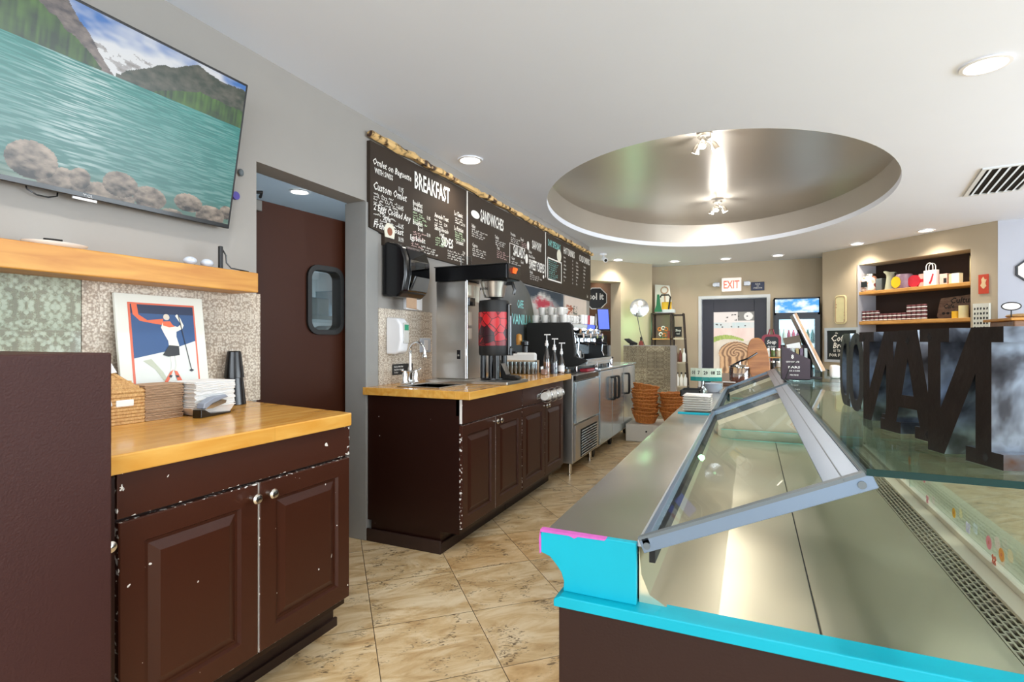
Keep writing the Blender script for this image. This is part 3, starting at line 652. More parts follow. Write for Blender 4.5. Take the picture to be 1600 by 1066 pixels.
# television, leaning out at the top
t = thing('television', 'large flat television showing a turquoise mountain lake with rocks', 'television', (-2.05,1.0,1.69))
al = math.asin(.117/.61); up = Vector((math.sin(al),0,math.cos(al))); nn = Vector((math.cos(al),0,-math.sin(al)))
TB = Vector((-2.05,1.591,1.677)); TW, TH = 1.075, .608
def tv(p): return TB + Vector((0,-TW,0)) + Vector((0,p.x,0)) + up*p.z + nn*p.y
b = B(tv); b.box(0,TW,-.03,0,0,TH); b.build('casing', 'black_plastic', t, bevel=.003)
b = B(tv); b.box(.25,.85,-.065,-.03,.22,.46); b.build('back_housing', 'black_matte', t, bevel=.01)
def lake(u_, v_):
    x = u_; y = v_
    hz = .70
    n = fbm(x*9, y*9, 3); n2 = fbm(x*40, y*40, 9)
    # ground line under each mountain
    if y > hz:
        h1 = hz + .50*max(0, (.545-x)/.24)**1.1 + .05*(fbm(x*26, 1, 5)-.5)          # steep cliff on the left
        h2 = hz + .02 + .26*min(1, max(0, (x-.555)/.25))**.8 - .10*max(0, x-.80) + .05*(fbm(x*18, 2, 6)-.5)
        h3 = hz + .17 - .5*abs(x-.66)*.4 + .10*(fbm(x*22, 4, 7)-.5)                  # snowy peaks between
        hill = hz + .25*max(0, (.50-x)/.22)**.9 + .03*fbm(x*40, 3, 2)*(1 if x < .5 else 0)
        if x > .66: hill = hz + .11*min(1, (x-.66)/.16) + .02*fbm(x*30, 3, 2)
        if y < hill:
            st = vn(x*150, y*12, 4)
            return mixc(C3('#173815'), C3('#5c8a2c'), max(0, min(1, st*.7+(n-.5)*1.2)) if n > .35 else st*.4)
        if x < .56 and y < h1: return mixc(C3('#4b4348'), C3('#a8998f'), max(0, min(1, (n2-.2)*1.4)))
        if x > .54 and y < h2: return mixc(C3('#2a3a26'), C3('#6d6a5c'), max(0, min(1, (n2-.25)*1.6)))
        if y < h3: return mixc(C3('#7d7068'), C3('#f4f6f8'), 1 if n2 > .47 else max(0, n2*1.2))
        cl = fbm(x*5, y*6, 21)
        return mixc(C3('#3f7fd0'), C3('#f3f6fa'), max(0, min(1, (cl-.32)*5)))
    d = (hz-y)/hz
    rocks = [(.35,.11,.065,.10),(.475,.075,.03,.06),(.43,.035,.07,.075),(.59,.095,.055,.075),(.555,.005,.085,.08),(.69,.055,.055,.07),(.775,-.01,.04,.03),(.83,.085,.055,.06),(.92,.03,.06,.075),(.985,.08,.03,.05)]
    for cx, cy, rx_, ry_ in rocks:
        e = ((x-cx)/rx_)**2 + ((y-cy)/ry_)**2
        if e < 1+.25*(n-.5):
            lt = (y-cy)/ry_*.5+.5; return mixc(C3('#2a221d'), C3('#c9b6a2'), max(0, min(1, .12+lt*.62+(n2-.5)*1.3)))
    rip = vn(x*22+y*6, y*110/(.35+d), 12)
    base = mixc(C3('#1f9a90'), C3('#4f8f88'), min(1, d*1.1))
    if d > .80: base = mixc(base, C3('#7d8a74'), (d-.80)*4)
    gl = math.exp(-((x-.46+.03*d)/.10)**2)*(1-d*.55)
    return mixc(mixc(base, C3('#1c6c66'), .55*(1-rip) if rip < .5 else 0), C3('#cfe6e4'), min(.85, max(0, (rip-.45)*1.3)*(.35+gl*1.6)))
b = B(tv); picture(b, (.010,.0008,.018), X_, Z_, TW-.020, TH-.028, 340, 190, lake); b.build('screen', vcol('screen_picture', .3, emit=.42), t)
b = B(tv); b.text('TCL', (TW-.535,.001,.005), X_, Z_, .009, 1.35, 'c'); b.build('brand_lettering', 'white_plastic', t)
B(tv).box(TW-.575,TW-.505,-.012,-.004,-.008,0).build('sensor_strip', 'white_plastic', t)
B().tube([(-2.09,.90,1.70),(-2.085,.905,1.675),(-2.085,.93,1.663),(-2.085,.96,1.662),(-2.085,.985,1.672),(-2.09,.99,1.70)], .0025).build('cable', 'black_plastic', t, smooth=True)
mat('purple', '#4a3f96', .5); tag(B().cyl((-2.11,1.665,1.845), .018, .012, 16, axis='x').build('hook', 'purple'), 'small purple round wall hook behind the right edge of the television', 'hook')
tag(B().sphere((-2.10,1.69,1.955), .014, sq=(.6,1,1.2)).build('wall_ornament', 'gasket_grey', smooth=True), 'tiny grey wall ornament beside the television above the purple hook', 'ornament')

# poster leaning on the tiles
t = thing('poster', 'pale framed poster of a skier with an orange scarf, leaning on the tiles', 'poster', (-2.03,1.33,.9205))
pn = Vector((.99,0,.13)).normalized(); pu = Vector((-.13,0,.99)).normalized()
PO = Vector((-2.025,1.155,.9215)); PW, PH = .335, .452
def pf(p): return PO + Y_V*p.x + pu*p.z + pn*p.y
Y_V = Vector((0,1,0))
mat('poster_cream', '#dfe0d6', .35, var=.02)
B(pf).box(0,PW,-.012,0,0,PH).build('board', 'poster_cream', t, bevel=.001)
def flat(b, poly, col, d):
    poly = [(p[0], p[1] if (p[1] >= .80 or p[1] <= .061) else .80+(p[1]-.80)*.756) for p in poly]
    b.cur = C3(col); n = len(poly); b.add([(p[0]*PW/1.0, d, p[1]*PH) for p in poly], [tuple(range(n))])
b = B(pf)
flat(b, [(.125,.06),(.885,.06),(.885,.93),(.125,.93)], '#d8674a', .0006)
flat(b, [(.150,.06),(.865,.06),(.865,.915),(.150,.915)], '#d9ddd8', .0010)
flat(b, [(.150,.36),(.50,.43),(.865,.55),(.865,.915),(.150,.915)], '#2b4f80', .0014)
flat(b, [(.150,.84),(.865,.84),(.865,.915),(.150,.915)], '#1d2c4c', .0016)
flat(b, [(.24,.33),(.33,.35),(.45,.20),(.50,.10),(.45,.10),(.36,.24)], '#b9beaa', .0018)
flat(b, [(.16,.915),(.22,.915),(.23,.83),(.32,.78),(.50,.80),(.49,.73),(.38,.745),(.24,.77),(.17,.83)], '#e2683f', .0020)
flat(b, [(.465,.70),(.49,.76),(.56,.74),(.66,.71),(.70,.745),(.665,.80),(.64,.83),(.665,.845),(.70,.81),(.735,.73),(.715,.69),(.64,.655),(.635,.60),(.66,.50),(.655,.46),(.54,.46),(.535,.55),(.50,.62)], '#e9e6da', .0024)
flat(b, [(.49,.77),(.575,.775),(.60,.735),(.63,.715),(.56,.705),(.49,.725)], '#e2683f', .0028)
flat(b, [(.535+.036*math.cos(a*PI/8), .815+.028*math.sin(a*PI/8)) for a in range(16)], '#d8cdbc', .0030)
flat(b, [(.54,.50),(.655,.49),(.655,.385),(.58,.375),(.52,.37),(.46,.39)], '#26282b', .0032)
flat(b, [(.545,.375),(.585,.372),(.578,.26),(.555,.18),(.53,.18),(.55,.27)], '#e9e6da', .0030)
flat(b, [(.60,.375),(.645,.385),(.635,.27),(.60,.18),(.58,.18),(.605,.27)], '#e9e6da', .0030)
flat(b, [(.53,.20),(.565,.22),(.49,.07),(.44,.07)], '#dd6440', .0034); flat(b, [(.575,.21),(.61,.20),(.67,.07),(.61,.07)], '#dd6440', .0034)
flat(b, [(.52,.165),(.55,.155),(.535,.13),(.505,.14)], '#26282b', .0036); flat(b, [(.585,.155),(.62,.155),(.63,.13),(.595,.13)], '#26282b', .0036)
flat(b, [(.672,.84),(.682,.84),(.79,.20),(.782,.20)], '#2a2c35', .0036)
flat(b, [(.755,.205),(.785,.222),(.815,.205),(.785,.188)], '#2a2c35', .0034)
b.build('print', vcol('print_colours', .35), t)

# wicker tissue basket
wood('wicker', '#b07f45', '#d9b27a', .6, (60, 60, 30), knots=False)
t = thing('wicker_basket', 'small woven wicker caddy with white packets, left end of the worktop', 'basket', (-1.96,1.06,.92))
b = B()
for k in range(9):
    z = .925+k*.011; b.tube([(-2.02+ .0, .93, z), (-1.90,.93,z), (-1.885,.945,z), (-1.885,1.135,z), (-1.90,1.15,z), (-2.02,1.15,z), (-2.035,1.135,z), (-2.035,.945,z)], .0068, 6, closed=True)
b.box(-2.03,-1.89,.935,1.145,.921,1.018)
b.build('body', 'wicker', t, smooth=True)
b = B()
for k in range(7):
    s = k/6; b.tube([(-2.02+.05*s, .935+.07*s, 1.03+k*.009), (-1.90-.05*s,.935+.07*s,1.03+k*.009), (-1.90-.05*s,1.145-.075*s,1.03+k*.009), (-2.02+.05*s,1.145-.075*s,1.03+k*.009)], .006, 6, closed=True)
b.tube([(-1.895,.93,1.025),(-1.895,1.145,1.025)], .007); b.tube([(-1.90,1.145,1.02),(-1.955,1.06,1.098)], .007); b.box(-2.0,-1.92,.96,1.12,1.02,1.06)
b.build('lid', 'wicker', t, smooth=True)
b = B(); b.obox((-1.879,1.075,.99), (.006,.055,.022), Matrix.Identity(3)); b.obox((-1.879,1.015,.995), (.006,.04,.03), Matrix.Rotation(.2,3,'X')); b.build('packets', 'white_paper', t, bevel=.003)
b = B(); b.add([(-1.96,1.03,1.08),(-1.93,1.08,1.09),(-1.96,1.06,1.155),(-1.985,1.09,1.09),(-1.97,1.015,1.12)], [(0,1,2),(1,3,2),(0,2,4),(3,0,4)]); b.build('tissue', 'white_paper', t)

def napkins(name, label, m_, x0, x1, y0, y1, z0, n_, h_, seed):
    rnd = random.Random(seed); b = B()
    for k in range(n_):
        j = rnd.uniform(-.003,.003); jj = rnd.uniform(-.002,.003); dz = h_/n_
        b.box(x0+j, x1+jj, y0+jj, y1+j, z0+k*dz, z0+k*dz+dz*.82)
    return tag(b.build(name, m_, bevel=.0012, seg=1), label, 'napkins')
mat('kraft', '#b39478', .85, var=.08, vs=30)
napkins('napkin_stack', 'tall stack of brown paper napkins on the worktop beside the wicker caddy', 'kraft', -2.0,-1.885,1.142,1.277,.9205,30,.123,1)
napkins('napkin_stack', 'wide stack of white paper napkins on the pale tray by the stapler', 'white_paper', -1.985,-1.83,1.283,1.445,.951,24,.095,2)
mat('tray_pale', '#dcd2cb', .5)
t = thing('napkin_tray', 'pale pink-white tray under the white napkins', 'tray', (-1.9,1.36,.92))
b = B(); b.prism([(1.30,.921),(1.43,.921),(1.455,.951),(1.275,.951)], -1.975, -1.84, 'x'); b.build('tray_base', 'tray_pale', t, bevel=.003)
tag(B().box(-2.04,-1.995,1.30,1.46,.921,.975).build('card_holder', 'black_matte', bevel=.003), 'black low holder behind the white napkins', 'holder')
# stapler
t = thing('stapler', 'grey and black stapler in front of the white napkins', 'stapler', (-1.8,1.33,.92))
sx = Vector((-.28,.96,0)).normalized(); so = Vector((-1.795,1.265,.9205)); sn = Vector((sx.y,-sx.x,0))
def sf(p): return so + sx*p.x + sn*p.y + Vector((0,0,p.z))
b = B(sf); b.prism([(0,0),(.16,0),(.162,.006),(.10,.010),(.05,.012),(.02,.028),(0,.030)], -.017, .017, 'y'); b.build('base', 'black_plastic', t, bevel=.002)
b = B(sf); b.prism([(.015,.032),(.02,.050),(.07,.068),(.135,.072),(.150,.062),(.12,.058),(.06,.045),(.03,.030)], -.015, .015, 'y'); b.build('top_arm', 'grey_plastic', t, bevel=.003)
b = B(sf); b.prism([(.03,.028),(.06,.042),(.12,.055),(.145,.050),(.14,.040),(.07,.028)], -.010, .010, 'y'); b.build('magazine', 'satin_nickel', t)
# black cups
tag(B().lathe([(.048,.9215),(.047,.93),(.036,1.035),(.001,1.035)], (-2.05,1.615,0), 24, caps=False).build('cup', 'black_plastic', smooth=True), 'lower and wider of two upturned black cups against the tiles', 'cup', 'upturned black cups')
tag(B().lathe([(.041,1.037),(.040,1.045),(.028,1.148),(.024,1.152),(.001,1.152)], (-2.05,1.615,0), 24, caps=False).build('cup', 'black_plastic', smooth=True), 'upper and narrower of two upturned black cups against the tiles', 'cup', 'upturned black cups')
# ================================================================ menu board over the back counter
XB = -2.082
t = thing('menu_board', 'long dark handwritten menu board with cream lettering under a live-edge log', 'menu board', (-2.10,5.0,1.78))
b = B()
b.prism([(2.563,2.40),(2.563,1.88),(2.70,1.86),(2.70,1.795),(7.36,1.765),(7.36,2.40)], -2.11, XB-.002, 'x'); b.build('board', 'chalk_board', t)
b = B()
for y, z0 in ((3.755,1.81),(5.54,1.90)): b.box(XB-.002,XB+.001,y-.006,y+.006,z0,2.40)
b.box(XB-.002,XB+.001,4.58,4.585,1.9,2.12); b.box(XB-.002,XB+.001,4.58,4.95,2.12,2.125)
for y0, y1, z0, z1 in ((5.60,6.09,1.885,1.90),(5.60,6.09,2.125,2.14)): b.box(XB-.002,XB+.001,y0,y1,z0,z1)
b.box(XB-.002,XB+.001,5.60,5.615,1.885,2.14); b.box(XB-.002,XB+.001,6.075,6.09,1.885,2.14)
b.build('dividing_lines', 'chalk_white', t)
rnd = random.Random(11)
def L(b, s, y, z, h, ws=.8, bold=.0, al='l', slant=.0, width=None):
    b = B(); b.text(s, (XB,y,z), Y_, Z_, h, ws, al, .0015, bold, width, slant); b.build(PN[0], PN[1], t)
def scrib(b, y, z, w_, h, rows, dz):
    """rows of small joined handwriting"""
    b = B()
    for r in range(rows):
        zz = z - r*dz; ww = w_*rnd.uniform(.7,1.0); x = y; pts = []
        while x < y+ww:
            wl = rnd.uniform(.025,.07)
            k = int(wl/.006)+2
            prev = None
            for i in range(k+1):
                yy = x + wl*i/k; hh = h*(rnd.uniform(.1,1.0) if i % 2 else rnd.uniform(-.15,.25)); p = (yy, zz+hh)
                if prev:
                    d = (p[0]-prev[0], p[1]-prev[1]); l = math.hypot(*d) or 1; nx, nz = -d[1]/l*.0013, d[0]/l*.0013
                    b.add([(XB+.0015,prev[0]-nx,prev[1]-nz),(XB+.0015,p[0]-nx,p[1]-nz),(XB+.0015,p[0]+nx,p[1]+nz),(XB+.0015,prev[0]+nx,prev[1]+nz)], [(0,1,2,3)])
                prev = p
            x += wl + .018
    b.build('small_writing', PN[1], t)
b = None; PN = ['heading','chalk_white']
L(b,'BREAKFAST',3.02,2.235,.115,.5,.02,width=.46); L(b,'SIDES',3.36,1.90,.07,.5,.02,width=.17); L(b,'SANDWICHES',3.98,2.205,.105,.5,.02,width=.46)
L(b,'SALADS',4.66,2.02,.10,.5,.02,width=.29); L(b,'SAVORY',5.14,2.16,.09,.5,.015,width=.27); L(b,'SWEET CREPES',5.06,1.94,.10,.5,.02,width=.44)
L(b,'HOT DRINKS',6.16,2.26,.085,.5,.015,width=.44); L(b,'COLD DRINKS',6.80,2.26,.085,.5,.015,width=.50)
PN = ['item_name','chalk_white']
L(b,'Omlet on Baguette',2.58,2.265,.042,.72,.012,slant=.2,width=.40); L(b,'WITH SWISS',2.60,2.215,.034,.7,.012,width=.18)
L(b,'Custom Omlet',2.585,2.115,.050,.7,.012,slant=.2,width=.34); L(b,'2 Eggs Cooked Any',2.59,1.99,.044,.7,.012,slant=.2,width=.38); L(b,'Style',2.68,1.945,.040,.7,.012,slant=.2)
L(b,'French Toast',2.59,1.885,.042,.7,.012,slant=.2,width=.30)
for s, y, z in (('11.95',2.84,2.165),('11.95',2.84,2.045),('11.95',2.84,1.925),('10.90',2.84,1.84)): L(b,s,y,z,.032,.6,.01)
L(b,'Breakfast',3.0,2.115,.034,.65,.01); L(b,'Sandwich',3.0,2.08,.034,.65,.01); L(b,'Breakfast',3.0,1.985,.034,.65,.01); L(b,'Bowl',3.06,1.95,.034,.65,.01)
L(b,'Eggs Benedict',2.97,1.875,.036,.65,.01); L(b,'Avocado Toast',3.27,2.09,.034,.65,.01); L(b,'Salmon Avocado',3.27,2.0,.034,.6,.01); L(b,'Toast',3.33,1.965,.034,.65,.01)
L(b,'Le Classic',3.55,2.165,.036,.65,.01); L(b,'Le Parisian',3.55,2.05,.036,.65,.01); L(b,'Croissant',3.57,1.95,.034,.65,.01)
for s, y, z in (('11.95',3.17,2.05),('13.90',3.17,1.93),('12.90',3.40,2.045),('13.90',3.42,1.93),('9.90',3.68,2.10),('9.90',3.68,1.98),('7.90',3.68,1.88)): L(b,s,y,z,.026,.6,.008)
for s, y, z in (('Italian',3.83,2.125),('Turkey',4.26,2.11),('Tuna',4.30,2.02),('Caprese',3.84,1.97),('Prosciutto',4.60,2.20),('French',4.84,2.19),('Caesar',4.62,1.975),('Greek',4.84,1.965),('Chicken',5.04,2.10),('Ham & Cheese',5.05,2.055),('Nutella',5.08,1.895)): L(b,s,y,z,.032,.6,.008)
for k in range(7):
    z = 2.205-k*.047; L(b,['Espresso','Cortado','Cafe Latte','Cappuccino','Mocha','Americano','Tea'][k],6.16,z,.026,.6,.006); L(b,['3.25','3.75','4.50','4.50','5.00','3.50','3.25'][k],6.50,z,.024,.6,.006)
    L(b,['Iced Latte','Iced Coffee','Cold Brew','Iced Mocha','Lemonade','Soda','Water'][k],6.66,z,.026,.6,.006); L(b,['Orange Juice','Smoothie','Milkshake','Frappe','Iced Tea','Juice','Milk'][k],7.0,z-.012,.026,.6,.006)
L(b,'hot',7.16,1.795,.05,.6,.01)
PN = ['small_writing','chalk_white']
scrib(b,2.59,2.085,.24,.015,5,.017); scrib(b,2.59,1.962,.0+.24,.015,1,.018); scrib(b,2.60,1.93,.23,.014,2,.016)
scrib(b,3.27,2.065,.13,.014,3,.018); scrib(b,3.56,2.14,.12,.014,3,.018); scrib(b,3.83,2.105,.26,.014,4,.018); scrib(b,3.84,1.95,.26,.014,4,.018); scrib(b,4.27,2.09,.26,.014,3,.018)
scrib(b,4.60,2.175,.2,.014,3,.018); scrib(b,4.62,1.95,.18,.014,5,.018); scrib(b,5.05,2.03,.3,.014,3,.02); scrib(b,5.08,1.875,.34,.014,3,.02); scrib(b,3.1,1.845,.25,.014,3,.018); scrib(b,3.45,1.87,.25,.014,4,.018)
PN = ['small_writing','chalk_green']
scrib(b,3.0,2.06,.15,.014,5,.016); scrib(b,3.28,1.94,.13,.014,4,.017); scrib(b,3.56,2.03,.12,.014,4,.017)
PN = ['small_writing','chalk_pink']
scrib(b,3.0,1.93,.15,.014,4,.016); scrib(b,2.98,1.85,.12,.014,2,.016); scrib(b,4.30,2.0,.22,.014,4,.018); scrib(b,4.86,2.17,.2,.014,3,.018)
PN = ['heading','chalk_teal']
L(b,"DAY SPECIALS",5.62,2.27,.075,.5,.012,width=.42); scrib(b,5.64,2.10,.3,.02,9,.024)
# drawn sandwich, salad fork, ice cream and clipped pieces
b = B()
for cy, cz, ry, rz in ((3.89,2.24,.075,.032),(4.99,2.03,.035,.05),(5.47,1.90,.022,.02),(5.03,2.17,.03,.045)):
    b.add([(XB+.0016, cy+ry*math.cos(a*PI/10), cz+rz*math.sin(a*PI/10)) for a in range(20)], [tuple(range(20))])
b.build('drawings', 'chalk_white', t)
mat('sticker_cream', '#e0dccb', .6)
B().lathe([(.001,XB+.006),(.075,XB+.004),(.075,XB)], (0,5.99,2.205), 24, 'x', caps=False).build('round_sticker', 'sticker_cream', t)
b = B(); b.prism([(2.70,1.845),(2.79,1.845),(2.80,1.90),(2.77,1.935),(2.72,1.935),(2.69,1.90)], XB, XB+.004, 'x'); q = b.build('picture_sticker', 'sticker_cream', t)
mat('sticker_brown', '#8d4f33', .6); B().cyl((XB+.004,2.745,1.885), .026, .001, 14, axis='x').build('sticker_print', 'sticker_brown', q)
# live-edge log
b = B(); rl = random.Random(3); NN = 90; vs = []; sg = 7
for i in range(NN+1):
    y = 2.548 + (7.40-2.548)*i/NN
    for k in range(sg):
        a = 2*PI*k/sg; r = .023 + .007*rl.uniform(-1,1)
        vs.append((-2.072 + r*1.1*math.cos(a), y, 2.432 + r*math.sin(a)*.95 + .004*math.sin(i*.9)))
b.add(vs, [(i*sg+k, (i+1)*sg+k, (i+1)*sg+(k+1) % sg, i*sg+(k+1) % sg) for i in range(NN) for k in range(sg)] + [tuple(range(sg)), tuple(reversed(range(NN*sg, NN*sg+sg)))])
m = mat('live_edge', '#b98d52', .6, var=.5, vs=16)
tag(b.build('log_ledge', 'live_edge', smooth=True), 'long rough live-edge log strip along the top of the menu board', 'log')
m = MATS['live_edge']; nt = m.node_tree
for nd in nt.nodes:
    if nd.type == 'MIX': nd.inputs[6].default_value = (*C3('#3a200f'), 1); nd.inputs[7].default_value = (*C3('#e3bd80'), 1)
    if nd.type == 'TEX_NOISE':
        rp = nt.nodes.new('ShaderNodeValToRGB'); rp.color_ramp.elements[0].position = .40; rp.color_ramp.elements[1].position = .52
        nt.links.new(nd.outputs['Fac'], rp.inputs[0]); mixn = [q for q in nt.nodes if q.type == 'MIX'][0]; nt.links.new(rp.outputs[0], mixn.inputs[0])

# ================================================================ towel and soap dispensers, sign, outlet
t = thing('towel_dispenser', 'black glossy paper towel dispenser under the menu board', 'towel dispenser', (-2.02,2.83,1.46))
b = B(); prof = [(-2.108,1.475),(-1.99,1.465),(-1.945,1.50),(-1.925,1.60),(-1.928,1.70),(-1.955,1.775),(-2.0,1.80),(-2.06,1.815),(-2.108,1.80)]
b.prism([(x,z) for x,z in prof], 2.70, 2.965, 'y'); body = b.build('casing', 'black_plastic', t, bevel=.014, seg=4, smooth=True)
glass('smoked', (.10,.11,.14), 1.2, base=.07)
b = B(); b.prism([(-1.985,1.478),(-1.938,1.51),(-1.917,1.60),(-1.920,1.70),(-1.948,1.77),(-1.99,1.795),(-1.99,1.79)], 2.745, 2.955, 'y'); b.build('window', 'smoked', t, bevel=.004)
b = B(); b.box(-1.985,-1.982,2.79,2.90,1.405,1.47); b.add([(-1.985,2.79,1.405),(-1.985,2.90,1.405),(-1.96,2.90,1.395),(-1.96,2.79,1.40)], [(0,1,2,3)]); b.build('paper_towel', 'kraft', t)
tag(B().box(-2.11,-2.085,2.93,3.12,1.405,1.50).build('white_panel', 'white_plastic', bevel=.004), 'white plate on the wall just under the black towel dispenser', 'panel')
t = thing('soap_dispenser', 'white wall soap dispenser with a green label', 'soap dispenser', (-2.05,2.8,1.11))
b = B(); b.prism([(-2.102,1.112),(-2.03,1.112),(-2.0,1.13),(-1.985,1.20),(-1.99,1.30),(-2.02,1.34),(-2.102,1.345)], 2.735, 2.825, 'y'); body = b.build('casing', 'white_plastic', t, bevel=.012, seg=4, smooth=True)
mat('soap_window', '#b9b7b0', .2, var=0); mat('label_green', '#1f8b67', .5)
b = B(); b.obox((-1.984,2.787,1.245), (.006,.052,.13), Matrix.Rotation(.0,3,'Y')); b.build('window', 'soap_window', t, bevel=.002)
B().box(-1.981,-1.9795,2.766,2.808,1.262,1.298).build('label', 'label_green', t)
t = thing('wall_notice', 'small black notice about washing hands, on the tiles above the sink', 'sign', (-2.1,2.9,.97))
B().box(-2.103,-2.095,2.80,3.02,.975,1.045).build('plate', 'black_matte', t, bevel=.002)
b = B()
for i, s in enumerate(('Employees Must Wash','Hands Before Returning','To Work')): b.text(s, (-2.0945,2.812,1.024-i*.019), Y_, Z_, .010, .75, 'l', .0006, .01)
b.add([(-2.0942, 2.985+.022*math.cos(a*PI/6), 1.008+.025*math.sin(a*PI/6)) for a in range(12)], [tuple(range(12))])
b.build('lettering', 'chalk_white', t)
t = thing('wall_outlet', 'grey outlet plate on the tiles behind the tap', 'outlet', (-2.1,3.18,1.12))
B().box(-2.103,-2.095,3.11,3.24,1.115,1.215).build('plate', 'puck_grey', t, bevel=.002); B().box(-2.095,-2.090,3.15,3.20,1.13,1.20).build('switch', 'white_plastic', t, bevel=.002)

# ================================================================ back counter: two brown cabinets, worktop, sink
def base2(y0, y1, label):
    t = thing('base_cabinet', label, 'cabinet', (-1.78,(y0+y1)/2,0), 'brown cabinets under the sink worktop')
    b = B(); b.box(-2.10,-1.47,y0,y1,.125,.78); b.box(-2.10,-1.47,y0,y0+.02,.78,.874); b.box(-2.10,-1.47,y1-.02,y1,.78,.874); b.box(-1.49,-1.47,y0,y1,.78,.874); b.build('body', 'brown_shaded_paint', t)
    B().box(-1.47,-1.45,y0,y1-.004,.735,.872).build('drawer_front', 'brown_paint', t, bevel=.002)
    ym = (y0+y1)/2
    for a, b_, k in ((y0+.002,ym-.003,ym-.028),(ym+.003,y1-.006,ym+.028)):
        b = B(); raised(b, a, b_, .155, .728, -1.45, ins=.058); d = b.build('door', 'brown_paint', t); knob(d, k, .700, -1.45)
    b = B(); b.box(-2.08,-1.597,y0+.01,y1,.0,.125); b.build('toe_kick', 'brown_shaded_paint', t)
    B().box(-1.597,-1.583,y0,y1,.0,.06).build('skirting', 'toe_brown', t, bevel=.004)
    return t
base2(2.56,3.40,'brown two-door cabinet directly under the sink, nearest of the run')
base2(3.405,4.285,'brown two-door cabinet under the brewer end, with the white cups hung in front')
tag(B().box(-2.108,-1.583,2.548,2.560,0,.075).build('trim_8', 'toe_brown', bevel=.004), kind='structure')
b = B(); b.box(-2.11,-1.925,2.525,4.30,.875,.92); b.box(-1.65,-1.385,2.525,4.30,.875,.92); b.box(-1.925,-1.65,2.525,2.64,.875,.92); b.box(-1.925,-1.65,2.93,4.30,.875,.92)
tag(b.build('worktop', 'butcher_block', bevel=.003), 'varnished wood worktop around the sink and under the coffee brewer', 'worktop')
t = thing('sink', 'small square stainless drop-in sink', 'sink', (-1.79,2.785,.80))
b = B(); x0,x1,y0,y1 = -1.925,-1.65,2.64,2.93
b.box(x0-.014,x0+.008,y0-.014,y1+.014,.9205,.925); b.box(x1-.008,x1+.014,y0-.014,y1+.014,.9205,.925); b.box(x0,x1,y0-.014,y0+.008,.9205,.925); b.box(x0,x1,y1-.008,y1+.014,.9205,.925); b.build('rim', 'brushed_steel', t, bevel=.001)
b = B(); b.quad((x0,y0,.92),(x0,y0,.80),(x0,y1,.80),(x0,y1,.92)); b.quad((x1,y0,.92),(x1,y1,.92),(x1,y1,.80),(x1,y0,.80)); b.quad((x0,y0,.92),(x1,y0,.92),(x1,y0,.80),(x0,y0,.80)); b.quad((x0,y1,.92),(x0,y1,.80),(x1,y1,.80),(x1,y1,.92)); b.quad((x0,y0,.80),(x1,y0,.80),(x1,y1,.80),(x0,y1,.80)); b.build('basin', 'brushed_steel', t)
t = thing('sink_faucet', 'chrome gooseneck tap with two handles', 'tap', (-1.98,2.86,.92))
FX, FY = -1.985, 2.83
b = B(); b.lathe([(.03,.921),(.03,.93),(.02,.94),(.018,.99),(.024,1.0),(.013,1.01)], (FX,FY,0), 20); b.box(FX-.02,FX+.02,FY-.075,FY+.075,.921,.932); b.build('base', 'chrome', t, smooth=True)
pts = [(FX,FY,1.0),(FX,FY,1.10)] + [(FX+.055-.055*math.cos(a*PI/8), FY, 1.13+.055*math.sin(a*PI/8)) for a in range(9)] + [(FX+.11,FY,1.10)]
b = B(); b.tube(pts, .0095, 12); b.lathe([(.012,1.085),(.014,1.09),(.014,1.108),(.011,1.112)], (FX+.11,FY,0), 16); b.build('spout', 'chrome', t, smooth=True)
for s in (-1,1):
    b = B(); b.lathe([(.02,.93),(.014,.95),(.017,.985),(.010,1.0),(.012,1.01)], (FX,FY+s*.058,0), 16); b.tube([(FX,FY+s*.058,1.0),(FX+.01,FY+s*.095,1.012)], .005); b.sphere((FX+.011,FY+s*.098,1.013), .008, 10, 6); b.build('handle', 'chrome', t, smooth=True)

# ================================================================ coffee brewer
t = thing('coffee_brewer', 'stainless coffee brewer with a black head and steel brew basket', 'coffee brewer', (-1.75,3.15,.92))
B().box(-1.97,-1.372,2.98,3.315,.9205,.940).build('tray', 'brushed_steel', t, bevel=.003)
B().box(-1.955,-1.722,3.09,3.295,.94,1.595).build('tower', 'brushed_steel', t, bevel=.006)
b = B(); b.box(-1.724,-1.712,3.088,3.10,.945,1.60); b.build('corner_strip', 'chrome', t, bevel=.002)
mat('head_black', '#1a1a1c', .25, metal=.5, var=.05)
B().box(-1.96,-1.425,3.085,3.30,1.597,1.690).build('head', 'head_black', t, bevel=.004)
B().box(-1.965,-1.418,3.08,3.305,1.690,1.697).build('head_lid', 'black_matte', t, bevel=.002)
pn_ = B().box(-1.425,-1.418,3.10,3.29,1.603,1.688).build('control_panel', 'black_plastic', t)
mat('switch_orange', '#ff5a1e', .4, var=0, emit='#ff5a1e', es=.8)
B().obox((-1.410,3.18,1.655),(.02,.03,.035),Matrix.Rotation(.4,3,'Y')).build('brew_switch', 'switch_orange', pn_)
b = B(); b.lathe([(.001,1.592),(.088,1.592),(.092,1.586),(.088,1.575),(.072,1.505),(.066,1.485),(.03,1.480),(.008,1.470),(.001,1.470)], (-1.565,3.19,0), 28, caps=False); bk = b.build('brew_basket', 'brushed_steel', t, smooth=True)
b = B(); b.obox((-1.455,3.19,1.573),(.06,.022,.022),Matrix.Identity(3)); b.tube([(-1.43,3.19,1.57),(-1.415,3.19,1.53),(-1.425,3.19,1.50)], .011); b.build('basket_handle', 'black_plastic', bk, smooth=True)
b = B(); b.text('BUNN', (-1.600,3.1085,1.53), X_, Z_, .016, .9, 'c', .001, .03); b.build('brand_lettering', 'black_matte', bk)
